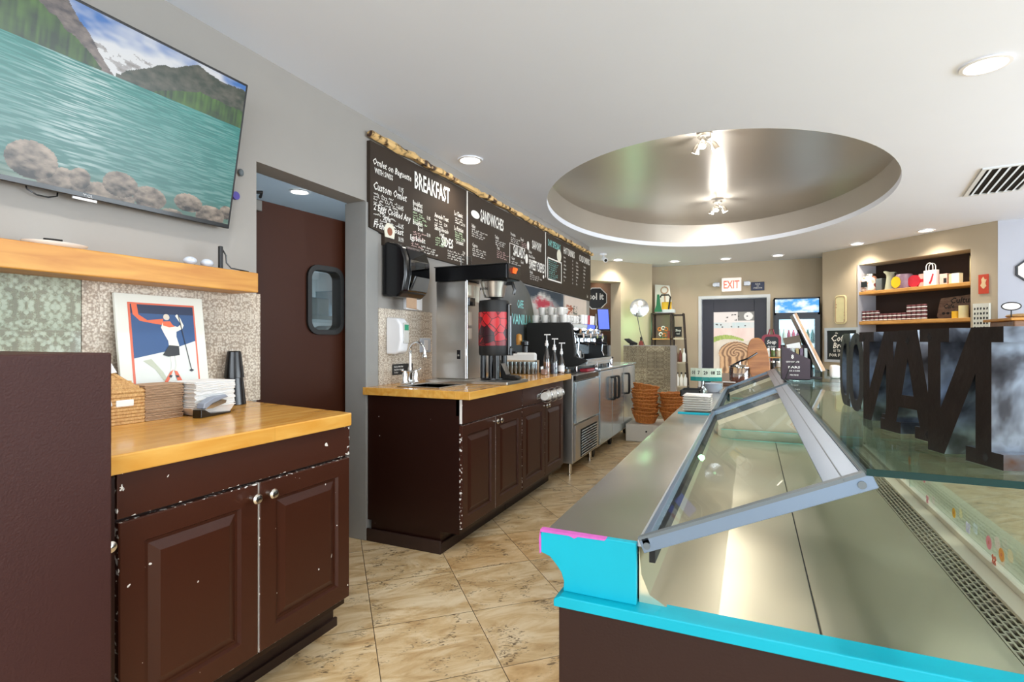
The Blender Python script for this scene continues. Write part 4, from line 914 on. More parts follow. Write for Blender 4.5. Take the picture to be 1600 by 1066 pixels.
b = B(); b.box(-1.7215,-1.719,3.11,3.16,1.50,1.57); b.box(-1.7215,-1.719,3.12,3.165,1.30,1.39); b.box(-1.7215,-1.719,3.12,3.165,1.21,1.28); b.box(-1.7215,-1.719,3.20,3.27,1.46,1.57)
b.build('instruction_labels', 'sticker_cream', t)
B().box(-1.722,-1.70,3.10,3.18,1.43,1.485).build('faucet_block', 'black_plastic', t, bevel=.004)
b = B(); b.box(-1.79,-1.765,3.086,3.09,1.075,1.135); q = b.build('side_switch', 'black_plastic', t); B().cyl((-1.777,3.082,1.10), .007, .004, 12, axis='y').build('button', 'satin_nickel', q)
t = thing('coffee_server', 'black thermal coffee server wrapped in a red leaf print, standing on the brewer', 'coffee server', (-1.565,3.19,.94))
sxc, syc = -1.565, 3.19
b = B(); b.lathe([(.097,1.10),(.102,1.115),(.102,1.165)], (sxc,syc,0), 32); b.lathe([(.102,1.385),(.103,1.44),(.098,1.462),(.001,1.466)], (sxc,syc,0), 32, caps=False); b.lathe([(.060,1.466),(.02,1.475),(.001,1.476)], (sxc,syc,0), 24, caps=False); b.build('body', 'black_matte', t, smooth=True)
m = bpy.data.materials.new('red_leaves'); nt, ns, ln, pb = nodes(m); pb.inputs['Roughness'].default_value = .38
tc = ns.new('ShaderNodeTexCoord'); v1 = ns.new('ShaderNodeTexVoronoi'); v1.inputs['Scale'].default_value = 17; v1.inputs['Randomness'].default_value = 1; ln.new(tc.outputs['Object'], v1.inputs['Vector'])
v2 = ns.new('ShaderNodeTexVoronoi'); v2.feature = 'DISTANCE_TO_EDGE'; v2.inputs['Scale'].default_value = 17; ln.new(tc.outputs['Object'], v2.inputs['Vector'])
sp = ns.new('ShaderNodeSeparateColor'); ln.new(v1.outputs['Color'], sp.inputs[0])
rp = ns.new('ShaderNodeValToRGB'); rp.color_ramp.elements[0].color = (*C3('#350b16'), 1); rp.color_ramp.elements[1].color = (*C3('#d01c22'), 1); q = rp.color_ramp.elements.new(.42); q.color = (*C3('#ae1220'), 1); rp.color_ramp.elements[0].position = .15
ln.new(sp.outputs[0], rp.inputs[0])
rt = ns.new('ShaderNodeValToRGB'); rt.color_ramp.elements[0].position = .02; rt.color_ramp.elements[0].color = (.12,.02,.03,1); rt.color_ramp.elements[1].position = .05; rt.color_ramp.elements[1].color = (1,1,1,1); ln.new(v2.outputs['Distance'], rt.inputs[0])
mm = ns.new('ShaderNodeMix'); mm.data_type = 'RGBA'; mm.blend_type = 'MULTIPLY'; mm.inputs[0].default_value = 1; ln.new(rp.outputs[0], mm.inputs[6]); ln.new(rt.outputs[0], mm.inputs[7]); ln.new(mm.outputs[2], pb.inputs['Base Color'])
MATS['red_leaves'] = m
B().lathe([(.1045,1.165),(.1045,1.385)], (sxc,syc,0), 40, caps=False).build('wrap', 'red_leaves', t, smooth=True)
b = B()
for a in (.9, 2.3, 3.9, 5.4):
    x, y = sxc+.075*math.cos(a), syc+.075*math.sin(a); b.cyl((x,y,.945), .020, .165, 12)
b.lathe([(.09,.941),(.09,.952)], (sxc,syc,0), 24); b.prism([(-1.50,.941),(-1.39,.941),(-1.375,.955),(-1.40,.968),(-1.46,.975),(-1.50,1.05)], syc-.035, syc+.035, 'y'); b.build('stand', 'black_plastic', t, bevel=.002, smooth=True)
b = B(); b.box(-1.475,-1.445,syc-.02,syc+.02,1.10,1.44); b.build('sight_gauge_housing', 'black_plastic', t, bevel=.006)
B().box(-1.447,-1.442,syc-.006,syc+.006,1.16,1.36).build('sight_glass', 'puck_grey', t)
b = B(); b.cyl((-1.44,syc,1.10), .014, .05, 12); b.obox((-1.42,syc,1.12),(.04,.02,.014),Matrix.Identity(3)); b.build('tap', 'black_plastic', t, bevel=.002)
t = tag(B().prism([(-1.78,1.6975),(-1.70,1.6975),(-1.70,1.76),(-1.78,1.76)], 3.12, 3.125, 'y').build('acrylic_holder', 'clear_plastic'), 'clear acrylic holder standing on top of the coffee brewer', 'holder')
B

# ================================================================ items on the rest of the wood worktop
glass('tumbler_glass', (.93,.96,.97), 1.4, base=.09)
def tumbler(x, y, lab, first=[None]):
    if first[0] is None:
        o = B().lathe([(.016,.0),(.017,.002),(.0165,.10),(.0150,.101),(.0150,.006),(.001,.006)], (0,0,0), 14, caps=False).build('drinking_glass', 'tumbler_glass', org=(0,0,0), smooth=True)
        first[0] = o; o.location = (x,y,.9205)
    else: o = dup(first[0], (x,y,.9205))
    tag(o, lab, 'glass', 'row of clear glasses behind the brewer'); return o
for r in range(2):
    for k in range(8): tumbler(-1.63-k*.038, 4.05+r*.05, '%s clear glass from the right in the %s row behind the red coffee server' % (ORD[k], ('front','back')[r]))
wood('crate_wood', '#b69b7c', '#dfd1bb', .6, (30, 4, 4), knots=False)
t = thing('wooden_crate', 'pale slatted wooden box behind the row of clear glasses', 'crate', (-1.82,4.28,.92))
b = B(); b.box(-2.0,-1.66,4.20,4.215,.921,1.03); b.box(-2.0,-1.66,4.20,4.27,.921,.93); b.box(-2.0,-1.66,4.26,4.27,.921,1.03); b.box(-2.0,-1.985,4.20,4.27,.93,1.03); b.box(-1.675,-1.66,4.20,4.27,.93,1.03); b.build('box', 'crate_wood', t)
B().box(-1.985,-1.675,4.216,4.26,.93,1.095).build('contents', 'white_paper', t, bevel=.02, seg=3)
B().box(-2.0,-1.66,4.196,4.2,.985,.992).build('band', 'black_matte', t)
t = thing('grinder', 'black hand grinder with a wooden top standing behind the crate', 'grinder', (-1.66,4.42,.92))
b = B().lathe([(.045,.921),(.045,1.05),(.03,1.06),(.03,1.15),(.04,1.16),(.04,1.19),(.01,1.2)], (-1.84,4.38,0), 16); b.build('body', 'black_plastic', t, smooth=True)
B().lathe([(.024,1.16),(.028,1.20),(.024,1.25),(.006,1.26)], (-1.90,4.38,0), 16).build('wooden_top', 'shelf_beam', t, smooth=True)
def pump(x, y, z, hb, rb, liquid, label, lab2=None):
    t = thing('syrup_bottle', label, 'bottle', (x,y,z), 'pump syrup bottles')
    b = B().lathe([(rb,z),(rb,z+hb*.45),(rb*.85,z+hb*.62),(rb*.4,z+hb*.85),(rb*.36,z+hb)], (x,y,0), 20); b.build('bottle_body', 'tumbler_glass', t, smooth=True)
    B().lathe([(rb*.93,z+.004),(rb*.93,z+hb*.42)], (x,y,0), 20).build('syrup', liquid, t, smooth=True)
    b = B(); b.cyl((x,y,z+hb), rb*.5, .022, 16); b.cyl((x,y,z+hb+.022), rb*.32, .022, 12); b.cyl((x,y,z+hb+.04), .004, .05, 8); b.obox((x+.005,y,z+hb+.092),(.05,.014,.010),Matrix.Identity(3)); b.build('pump', 'white_plastic', t, smooth=True)
    if lab2: B().lathe([(rb+.0008,z+hb*.12),(rb+.0008,z+hb*.42)], (x,y,0), 20, caps=False).build('label', lab2, t)
mat('syrup_amber', '#a5682e', .3); mat('syrup_grey', '#5d5b68', .5); mat('syrup_caramel', '#c98a4b', .3)
pump(-1.553,4.16,.9205,.235,.030,'syrup_amber','tallest and leftmost amber syrup pump bottle beside the espresso machine')
pump(-1.500,4.20,.9205,.200,.031,'syrup_grey','middle grey-filled syrup pump bottle beside the espresso machine')
pump(-1.455,4.27-.02,.9205,.165,.026,'syrup_amber','shortest and rightmost syrup pump bottle with a white label','white_paper')
t = thing('glass_jar', 'short square glass jar of pinkish powder in front of the pump bottles', 'jar', (-1.505,4.06,.92))
mat('powder_pink', '#d2a898', .8)
B().box(-1.565,-1.512,4.04,4.09,.9205,.99).build('glass_body', 'tumbler_glass', t, bevel=.006); B().box(-1.560,-1.517,4.045,4.085,.924,.965).build('powder', 'powder_pink', t, bevel=.004)
# rack of white cups hung on the cabinet front
t = thing('cup_rack', 'wire ring rack on the cabinet front for white cups', 'rack', (-1.42,3.9,.76))
B().box(-1.4495,-1.443,3.66,4.10,.765,.80).build('rail', 'chrome', t, bevel=.002)
for y in (3.74,3.87,4.00):
    B().tube([(-1.400+.0, y, .783)]*0 + [(-1.400+.046*math.cos(a*PI/10), y, .783+.052*math.sin(a*PI/10)) for a in range(20)], .0035, 6, closed=True).build('ring', 'chrome', t, smooth=True)
for i, y in enumerate((3.70,3.83,3.96)):
    b = B(); b.lathe([(.030,y),(.036,y+.10),(.034,y+.10),(.028,y+.005)], (-1.400,0,.783), 20, 'y', caps=False); b.lathe([(.001,y+.0005),(.030,y)], (-1.400,0,.783), 20, 'y', caps=False)
    tag(b.build('paper_cup', 'white_ceramic', smooth=True), 'white cup held sideways in the wire ring rack, %s of the three' % ('nearest','middle','farthest')[i], 'cup', 'white cups in the ring rack')

# ================================================================ espresso bar: ice machine and door fridge
t = thing('ice_machine', 'stainless undercounter ice machine with a louvred grille', 'ice machine', (-1.75,4.85,0))
B().box(-2.08,-1.42,4.45,5.25,.12,.895).build('body', 'brushed_steel', t, bevel=.006)
B().box(-1.42,-1.395,4.47,5.235,.47,.835).build('bin_door', 'fridge_steel', t, bevel=.006)
b = B(); b.box(-1.42,-1.398,4.47,5.235,.845,.89); b.build('control_strip', 'black_plastic', t, bevel=.002)
B().box(-1.42,-1.400,4.47,5.235,.14,.455).build('lower_panel', 'brushed_steel', t, bevel=.003)
q = B().box(-1.400,-1.396,4.62,5.16,.15,.40).build('grille', 'black_matte', t)
b = B()
for i in range(10): b.obox((-1.391,4.89,.165+i*.024),(.004,.52,.014),Matrix.Rotation(.5,3,'Y'))
b.build('louvres', 'fridge_steel', q)
for x in (-1.47,-2.0):
    for y in (4.52,5.16):
        b = B(); b.cyl((x,y,.012), .019, .11, 16); b.cyl((x,y,0), .024, .014, 16); b.build('leg', 'satin_nickel', t, smooth=True)
t = thing('undercounter_fridge', 'stainless three-door undercounter fridge on castors', 'fridge', (-1.75,6.15,0))
B().box(-2.08,-1.43,5.27,7.06,.11,.90).build('body', 'brushed_steel', t, bevel=.004)
b = B(); b.box(-2.08,-1.385,5.26,7.08,.895,.915); b.build('top', 'fridge_steel', t, bevel=.004)
for y0, y1, hy in ((5.285,5.79,5.72),(5.80,6.36,5.90),(6.37,7.04,6.45)):
    d = B().box(-1.43,-1.395,y0,y1,.14,.885).build('door', 'fridge_steel', t, bevel=.006)
    b = B(); b.tube([(-1.393,hy,.80),(-1.36,hy,.80),(-1.352,hy,.78),(-1.352,hy,.58),(-1.36,hy,.56),(-1.393,hy,.56)], .009, 8); b.tube([(-1.393,hy+.06,.80),(-1.36,hy+.06,.80),(-1.352,hy+.06,.78),(-1.352,hy+.06,.58),(-1.36,hy+.06,.56),(-1.393,hy+.06,.56)], .009, 8)
    b.build('handle', 'black_matte', d, smooth=True)
for x in (-1.50,-2.0):
    for y in (5.36,6.1,6.9):
        b = B(); b.cyl((x-.015,y,.05), .05, .03, 18, axis='x'); b.box(x-.02,x+.02,y-.03,y+.03,.09,.115); b.build('castor', 'black_matte', t, smooth=True)
mat('rubber_black', '#141416', .6, var=.1)
tag(B().box(-1.95,-1.47,4.47,4.85,.8955,.906).build('bar_mat', 'rubber_black', bevel=.003), 'flat black rubber mat on the ice machine beside the pump bottles', 'mat')

# espresso machine
t = thing('espresso_machine', 'black-sided espresso machine with chrome group heads', 'espresso machine', (-1.8,5.4,.90))
b = B(); b.prism([(-2.04,.985),(-2.05,1.36),(-2.03,1.375),(-1.60,1.375),(-1.57,1.34),(-1.545,1.12),(-1.545,1.05),(-1.50,1.03),(-1.43,1.015),(-1.43,1.0),(-1.52,.955),(-1.62,.945),(-2.0,.945)], 4.90, 4.955, 'y')
b.build('side_panel', 'black_matte', t, bevel=.008); 
b = B(); b.prism([(-2.04,.985),(-2.05,1.36),(-2.03,1.375),(-1.60,1.375),(-1.57,1.34),(-1.545,1.12),(-1.545,1.05),(-1.50,1.03),(-1.43,1.015),(-1.43,1.0),(-1.52,.955),(-1.62,.945),(-2.0,.945)], 5.945, 6.0, 'y'); b.build('side_panel', 'black_matte', t, bevel=.008)
b = B(); b.box(-2.03,-1.63,4.955,5.945,1.30,1.37); b.box(-2.03,-1.75,4.955,5.945,.96,1.30); b.build('chassis', 'black_matte', t)
B().box(-1.75,-1.70,4.955,5.945,1.05,1.30).build('back_panel', 'fridge_steel', t, bevel=.005)
b = B(); b.box(-1.63,-1.59,4.955,5.945,1.30,1.372); b.build('front_rail', 'chrome', t, bevel=.006)
b = B(); b.box(-1.75,-1.44,4.957,5.943,.955,.985); b.box(-1.46,-1.435,4.957,5.943,.985,1.02); b.build('drip_tray', 'fridge_steel', t, bevel=.004)
b = B()
for i in range(14): b.box(-1.74,-1.465,4.97+i*.07,5.0+i*.07,.987,.995)
b.build('drip_grate', 'chrome', t)
for y in (5.12,5.38,5.64,5.86):
    b = B(); b.cyl((-1.63,y,1.20), .035, .10, 18); b.cyl((-1.59,y,1.25), .028, .07, 16, axis='x'); b.obox((-1.60,y,1.305),(.10,.06,.05),Matrix.Rotation(.3,3,'Y')); g = b.build('group_head', 'chrome', t, smooth=True)
    b = B(); b.cyl((-1.63,y,1.165), .038, .035, 18); b.build('filter_ring', 'chrome', g, smooth=True)
    b = B(); b.tube([(-1.60,y,1.18),(-1.54,y,1.175),(-1.47,y,1.16)], [.010,.012,.014], 10); b.build('portafilter_handle', 'black_plastic', g, smooth=True)
for y in (4.99,5.91):
    B().tube([(-1.60,y,1.27),(-1.55,y,1.25),(-1.53,y,1.18),(-1.54,y,1.08),(-1.52,y,1.03)], .006, 8).build('steam_wand', 'chrome', t, smooth=True)
for x in (-1.55,-1.98):
    for y in (4.95,5.95): B().cyl((x,y,.896 if y < 5.2 else .9155), .02, .052 if y < 5.2 else .035, 14).build('foot', 'chrome', t)
# mugs on the machine
mug0 = None
def mug(x, y, z, rz, label):
    global mug0
    if mug0 is None:
        t = thing('mug', label, 'mug', (0,0,0), 'white mugs on the espresso machine')
        B().lathe([(.001,.0),(.030,.0),(.033,.004),(.038,.078),(.036,.078),(.030,.01),(.001,.008)], (0,0,0), 20, caps=False).build('body', 'white_ceramic', t, smooth=True)
        B().tube([(.033,0,.062),(.055,0,.060),(.060,0,.042),(.052,0,.022),(.033,0,.018)], .0045, 7).build('handle', 'white_ceramic', t, smooth=True)
        mug0 = t; t.location = (x,y,z); t.rotation_euler = (0,0,rz); t['label'] = label; return t
    return dup(mug0, (x,y,z), rz, label)
rm = random.Random(5)
for r in range(5):
    for c in range(4): mug(-1.985+c*.098, 5.00+r*.10, 1.3755, rm.uniform(-.6,.6), ('%s white mug of the bottom row facing the brewer on the espresso machine' % ('leftmost','second from left','third from left','rightmost')[c] if r == 0 else '%s white mug in the %s row back of the bottom tier on the espresso machine' % (('leftmost','second','third','rightmost')[c], ORD[r])))
for r in range(2):
    for c in range(3): mug(-1.935+c*.098, 5.05+r*.10, 1.4545, rm.uniform(-.6,.6), '%s white mug of the upper tier, %s row, on the espresso machine' % (('left','middle','right')[c], ('front','rear')[r]))
mat('mug_red', '#b3202a', .35, var=.3, vs=40)
for k in range(5):
    b = B().lathe([(.030,0),(.035,.004),(.037,.10),(.034,.10),(.028,.008),(.001,.006)], (0,0,0), 16, caps=False).build('paper_cup', 'mug_red' if k in (2,) else 'white_ceramic', org=(0,0,0), smooth=True); b.location = (-1.66,5.52+k*.095,1.3755)
    tag(b, 'red patterned cup near the tablet on the espresso machine' if k == 2 else '%s pale cup in the line along the front edge of the espresso machine' % ('nearest','second','','fourth','farthest')[k], 'cup', 'cups along the machine edge')
# tablet
t = thing('tablet', 'black tablet with a glowing blue screen beside the group heads', 'tablet', (-1.55,6.1,1.33))
tc_, ta = Vector((-1.53,5.93,1.44)), math.radians(-14)
R = Matrix.Rotation(math.radians(30), 3, 'Z') @ Matrix.Rotation(ta, 3, 'X')
def tf(p): return tc_ + R @ p
B(tf).box(-.072,.072,-.006,.006,-.135,.135).build('casing', 'black_plastic', t, bevel=.004)
mat('screen_blue', '#4b5fd0', .4, var=.05, emit='#4d62d8', es=.75)
B(tf).box(-.060,.060,-.0075,-.0062,-.115,.115).build('screen', 'screen_blue', t)
B().tube([(-1.53,5.95,1.376),(-1.53,5.945,1.42)], .012).build('stand', 'black_plastic', t)
# small things by the machine
t = thing('milk_pitcher', 'small steel milk pitcher under the group heads', 'pitcher', (-1.60,5.15,.996))
B().lathe([(.034,.996),(.036,1.0),(.030,1.09),(.033,1.10),(.031,1.10),(.028,1.09)], (-1.60,5.20,0), 20, caps=False).build('body', 'brushed_steel', t, smooth=True); B().tube([(-1.57,5.20,1.08),(-1.545,5.20,1.07),(-1.545,5.20,1.03),(-1.568,5.20,1.02)], .004).build('handle', 'chrome', t)
t = thing('tamper_handle', 'black portafilter lying on the bar mat', 'portafilter', (-1.55,4.72,.906))
b = B(); b.tube([(-1.75,4.62,.925),(-1.66,4.66,.925),(-1.60,4.70,.921)], [.016,.019,.014], 10); b.build('handle', 'black_plastic', t, smooth=True); b = B(); b.cyl((-1.565,4.72,.907), .036, .026, 20); b.build('basket', 'chrome', t)
mat('berry_red', '#9c2130', .4, var=.4, vs=90)
tag(B().box(-1.52,-1.44,4.98,5.24,.8965,.925).build('coaster_stack', 'berry_red', bevel=.008), 'low dark red patterned pile in front of the espresso machine', 'coasters')
for x, y, r, h, nm, lab in ((-1.46,5.35,.026,.06,'steel_cup','small steel cup in front of the espresso machine by the red pile'),(-1.46,5.95,.036,.08,'steel_cup','larger steel jug at the far end in front of the espresso machine')):
    tag(B().lathe([(r,.9155),(r*1.05,.9155+h),(r*.95,.9155+h),(r*.9,.93)], (x,y,0), 18, caps=False).build(nm, 'chrome', smooth=True), lab, 'cup')
# wall behind: round board, abstract picture, flower picture
t = thing('round_board', 'large round blackboard with teal lettering behind the brewer', 'blackboard', (-2.09,4.76,.95))
mat('slate', '#4c4f50', .4, var=.2, vs=5)
B().lathe([(.44,-2.108),(.44,-2.085),(.43,-2.078),(.001,-2.078)], (0,4.76,1.365), 48, 'x', caps=False).build('disc', 'slate', t, smooth=True)
b = B(); b.text('CAFE', (-2.077,4.82,1.52), Y_, Z_, .08, .6, 'c', .001, .01); b.text('VANILLA', (-2.077,4.86,1.36), Y_, Z_, .10, .55, 'c', .001, .015, width=.48); b.build('lettering', 'chalk_teal', t)
def abstract(u_, v_):
    n = fbm(u_*5, v_*3, 31); m_ = fbm(u_*9+4, v_*12, 33)
    c = mixc(C3('#c4c0ba'), C3('#3d4a5a'), max(0, min(1, (u_-.45)*2.2+(n-.5)*1.6)))
    c = mixc(c, C3('#b23346'), max(0, min(1, 1.6-abs(u_-.45)*5-abs(v_-.72)*7+(m_-.5)*3)))
    return mixc(c, C3('#22303f'), max(0, min(1, (v_-.83)*8+(n-.5)*4)) )
t = thing('abstract_painting', 'blurry grey, blue and red abstract painting below the menu board', 'painting', (-2.1,5.55,1.2))
B().box(-2.109,-2.095,4.92,6.18,1.20,1.762).build('canvas', 'black_matte', t)
b = B(); picture(b, (-2.0945,4.92,1.20), Y_, Z_, 1.26, .562, 60, 30, abstract); b.build('painted_face', vcol('painting_colours', .6), t)
mat('print_pale', '#d9c9bd', .6)
t = thing('flower_print', 'pale print with red-brown shapes at the end of the wall above the machine', 'print', (-2.1,6.6,1.4))
B().box(-2.109,-2.098,6.25,7.2,1.40,1.758).build('panel', 'print_pale', t)
def blot(u_, v_):
    n = fbm(u_*9, v_*9, 44)
    return mixc(C3('#d9c9bd'), C3('#a8563c') if u_ < .6 else C3('#77736b'), 1 if n > .5 else 0)
b = B(); picture(b, (-2.097,6.32,1.50), Y_, Z_, .45, .15, 24, 12, blot); b.build('print_shapes', 'painting_colours', t)
# ================================================================ glass display cases
from mathutils.geometry import tessellate_polygon
mat('glass_edge', '#10312f', .1, var=0, coat=.5)
mat('grime', '#2b2a26', .7, var=.2, vs=80)
mat('sticker_yellow', '#f0b429', .5); mat('sticker_pink', '#ef8f9b', .5); mat('sticker_orange', '#f2a14a', .5); mat('sticker_white', '#d9d4ec', .5); mat('sticker_blue', '#7fa9d8', .5); mat('sticker_red', '#e0664a', .5)
mat('sill_beige', '#a9a384', .45)
ZD, ZT, ZG = .735, .845, 1.0
AX, AZ, QX, QZ = -.172, .858, .147, 1.000
def case(y0, y1, label, first):
    t = thing('display_case', label, 'display case', (0,(y0+y1)/2,0), 'glass display cases of the counter')
    yb = y0+.005 if first else y0
    B().box(-.315,.50,yb,y1,0,.722).build('base', 'brown_case', t, bevel=.002)
    yd = y0+.05 if first else y0+.03
    # worktop strip on the staff side, with a rolled edge
    ys = y0+.03 if first else y0
    b = B(); b.prism([(-.352,.800),(-.352,.838),(-.346,ZT),(-.18,ZT),(-.18,.825),(-.335,.825),(-.335,.80)], ys, y1, 'y'); b.build('counter_top', 'counter_steel', t)
    B().box(-.308,-.185,ys+.01,y1,.722,.825).build('apron', 'brown_case', t)
    # steel well: sloping side and two deck sheets
    b = B(); pr = [(-.178,.838),(-.174,.79),(-.160,.757),(-.130,.741),(-.050,ZD)]
    b.prism(pr+[(-.0505,ZD-.012),(-.178,ZD-.012)], y0+.034 if first else yd, y1-.03, 'y'); b.build('well_side', 'deck_steel', t, smooth=True)
    B().box(-.052,.0985,yd,y1-.03,ZD-.012,ZD).build('deck_sheet', 'deck_steel', t, bevel=.001)
    B().box(.1015,.352,yd,y1-.03,ZD-.012,ZD).build('deck_sheet', 'deck_steel', t, bevel=.001)
    B().box(.098,.102,yd,y1-.03,ZD-.012,ZD-.003).build('seam', 'grime', t)
    # air grille: slotted strip
    g = B().box(.352,.405,yd,y1-.03,ZD-.025,ZD-.012).build('grille_recess', 'black_gap', t)
    b = B(); n = int((y1-yd)/.0125)
    for i in range(6): b.box(.353+i*.0098,.3565+i*.0098,yd,y1-.03,ZD-.006,ZD)
    for r in range(5):
        xx = .3565+r*.0098
        for i in range(0, n, 2):
            yy = yd + i*.0125 + (.0125 if r % 2 else 0); b.box(xx,xx+.0064,yy,min(yy+.004, y1-.03),ZD-.006,ZD)
    b.build('grille', 'deck_steel', t)
    b = B(); b.box(.404,.436,yd,y1-.03,ZD-.012,ZD+.004); b.box(.436,.452,yd,y1-.03,ZD-.012,ZD+.016); b.build('glass_channel', 'cream_trim', t, bevel=.001)
    # rails for the lid
    b = B(); b.box(-.180,-.160,ys,y1,ZT-.006,ZT+.005); b.build('lid_track', 'aluminium_light', t, bevel=.001)
    B().box(-.160,-.150,ys,y1,ZT-.03,ZT-.004).build('track_groove', 'black_gap', t)
    # lid frame
    ya, yz = y0+.015, y1-.03
    ux, uz = (QX-AX), (QZ-AZ); l = math.hypot(ux, uz); ux /= l; uz /= l; nx, nz = -uz, ux
    def bar(s0, s1, d0, d1, p, q):
        return [(AX+ux*s0+nx*d0, AZ+uz*s0+nz*d0), (AX+ux*s1+nx*d0, AZ+uz*s1+nz*d0), (AX+ux*s1+nx*d1, AZ+uz*s1+nz*d1), (AX+ux*s0+nx*d1, AZ+uz*s0+nz*d1)]
    b = B(); b.prism(bar(-.004,l+.012,-.024,-.002,0,0), ya, ya+.012, 'y'); b.prism(bar(-.004,l,-.020,-.002,0,0), yz-.014, yz, 'y')
    b.prism(bar(0,.014,-.012,0,0,0), ya, yz, 'y'); b.prism(bar(l-.052,l,-.012,0,0,0), ya+.012, yz, 'y')
    lid = b.build('lid_frame', 'aluminium', t, bevel=.0012)
    b = B(); b.prism(bar(-.004,l+.004,-.003,.003,0,0), ya, ya+.014, 'y'); b.prism(bar(l-.026,l-.024,0,.001,0,0), ya, yz, 'y'); b.prism(bar(l+.001,l+.008,-.012,-.002,0,0), ya+.014, yz, 'y'); b.build('gasket', 'gasket_grey', lid)
    B().prism(bar(.010,l-.046,-.008,-.004,0,0), ya+.008, yz-.008, 'y').build('lid_glass', 'lid_pane', lid)
    for s in (.006, l-.006):
        q = (AX+ux*s-nx*.013, AZ+uz*s-nz*.013); B().cyl((q[0], ya-.003, q[1]), .0058, .004, 14, axis='y').build('screw', 'gasket_grey', lid)
    # partition at the far end
    b = B(); b.prism([(-.145,ZD),(.44,ZD),(.44,.975),(.155,.975),(-.145,.845)], y1-.026, y1-.020, 'y'); b.build('partition', 'partition_steel', t)
    mat('slate_bar', '#39424b', .4)
    B().prism(bar(0,l+.004,-.046,-.024,0,0), y1-.045, y1-.030, 'y').build('partition_bar', 'slate_bar', t, bevel=.001)
    B().prism(bar(.005,l,-.068,-.046,0,0), y1-.043, y1-.030, 'y').build('partition_edge', 'cream_trim', t)
    B().box(-.13,.43,y1-.06,y1-.056,ZD+.001,ZD+.045).build('glass_divider', 'pane_green', t)
    b = B(); b.box(-.13,.43,y1-.0605,y1-.0555,ZD+.045,ZD+.048); b.box(-.13,.43,y1-.0625,y1-.0605,ZD+.001,ZD+.004); b.build('divider_edge', mat('edge_teal', '#5fb0a6', .3), t)
    # top and front glass
    g = B().box(.152,.452,y0+.015,y1,ZG,ZG+.010).build('glass_top', 'pane_green', t)
    ye = y1
    b = B(); b.box(.152,.452,y0+.0135,y0+.0148,ZG,ZG+.010); b.box(.152,.452,ye+.0002,ye+.0015,ZG,ZG+.010); b.box(.4525,.4535,y0+.015,ye,ZG,ZG+.010); b.build('glass_edge', 'glass_edge', g)
    B().box(.150,.165,ya+.02,yz,ZG-.006,ZG-.0005).build('top_gasket', 'black_matte', t)
    ym = 1.98 if first else (y0+y1)/2
    for a, c in ((yd,ym-.001),(ym+.001,y1-.03)): B().box(.441,.447,a,c,ZD+.005,ZG-.001).build('front_glass', 'pane_green', t)
    B().box(.440,.4405,ym-.001,ym+.001,ZD+.005,ZG-.001).build('glass_joint', 'glass_edge', t)
    # customer side sill
    B().prism([(.452,.722),(.56,.722),(.56,.735),(.50,.75),(.452,.752)], y0, y1, 'y').build('customer_sill', 'sill_beige', t, bevel=.002)
    for k in range(3): B().box(.12-.0+k*0,.13,y1-.2,y1-.19,ZD,ZD) if False else None
    if first:
        b = B(); b.prism([(-.322,.722),(.56,.722),(.56,.732),(.50,.742),(-.310,.742),(-.322,.735)], y0-.004, y0+.046, 'y'); b.build('end_ledge', 'cyan_paint', t, bevel=.002)
        pp = [(-.354,.842),(-.357,.829),(-.356,.806),(-.346,.803),(-.337,.8),(-.326,.789),(-.315,.775),(-.31,.76),(-.311,.742),(-.180,.742),(-.180,.848),(-.350,.848)]
        e = B().prism(pp, y0+.018, y0+.032, 'y').build('end_panel', 'cyan_paint', t, bevel=.0015)
        b = B(); b.prism([(-.3545,.8482),(-.355,.8435),(-.30,.8440),(-.29,.8405),(-.283,.8445),(-.235,.8450),(-.232,.8482)], y0+.0165, y0+.0305, 'y'); b.build('pink_paint_edge', 'pink_paint', e)
        B().prism([(-.3568,.803),(-.358,.829),(-.3555,.846),(-.3535,.829),(-.3535,.805)], y0+.0175, y0+.0325, 'y').build('pink_paint_edge', 'pink_paint', e)
        b = B(); b.box(-.175,.34,yd-.0035,yd,ZD-.002,ZD+.0012); b.build('sealant', 'grime', t)
        B().box(-.325,-.165,y1-.06,y1-.035,ZT-.004,ZT+.006).build('teal_strip', 'cyan_paint', t, bevel=.001)
        # stickers on the front glass
        def disc(y, z, r, m_, k=1):
            b = B()
            if k == 1: b.lathe([(.001,0),(r,0)], (.4403,y,z), 14, 'x', caps=False)
            elif k == 2:
                for dy, dz in ((-r*.55,r*.5),(r*.55,r*.5),(-r*.45,-r*.45),(r*.45,-r*.45)): b.lathe([(.001,0),(r*.55,0)], (.4403,y+dy,z+dz), 10, 'x', caps=False)
            q = b.build('sticker', m_, t)
            if k == 1: B().lathe([(.001,0),(r*.25,0)], (.4400,y,z), 10, 'x', caps=False).build('sticker_centre', 'sticker_red', q)
        for y, z, r, m_, k in ((1.385,.785,.014,'sticker_pink',1),(1.325,.782,.013,'sticker_orange',1),(1.50,.778,.012,'sticker_white',2),(1.59,.785,.012,'sticker_yellow',1),(1.36,.758,.010,'sticker_red',2),(1.16,.765,.013,'sticker_yellow',1),
                               (1.80,.76,.010,'sticker_pink',2),(1.98,.83,.014,'sticker_orange',1),(1.83,.81,.011,'sticker_pink',2),(2.05,.765,.010,'sticker_orange',2),(2.2,.83,.010,'sticker_white',2)): disc(y, z, r, m_, k)
    else:
        pass
    return t
case(.90, 2.74, 'near display case with a bright turquoise painted end and letters on its glass', True)
case(2.746, 4.25, 'far display case behind the plates, carrying the chocolate box', False)

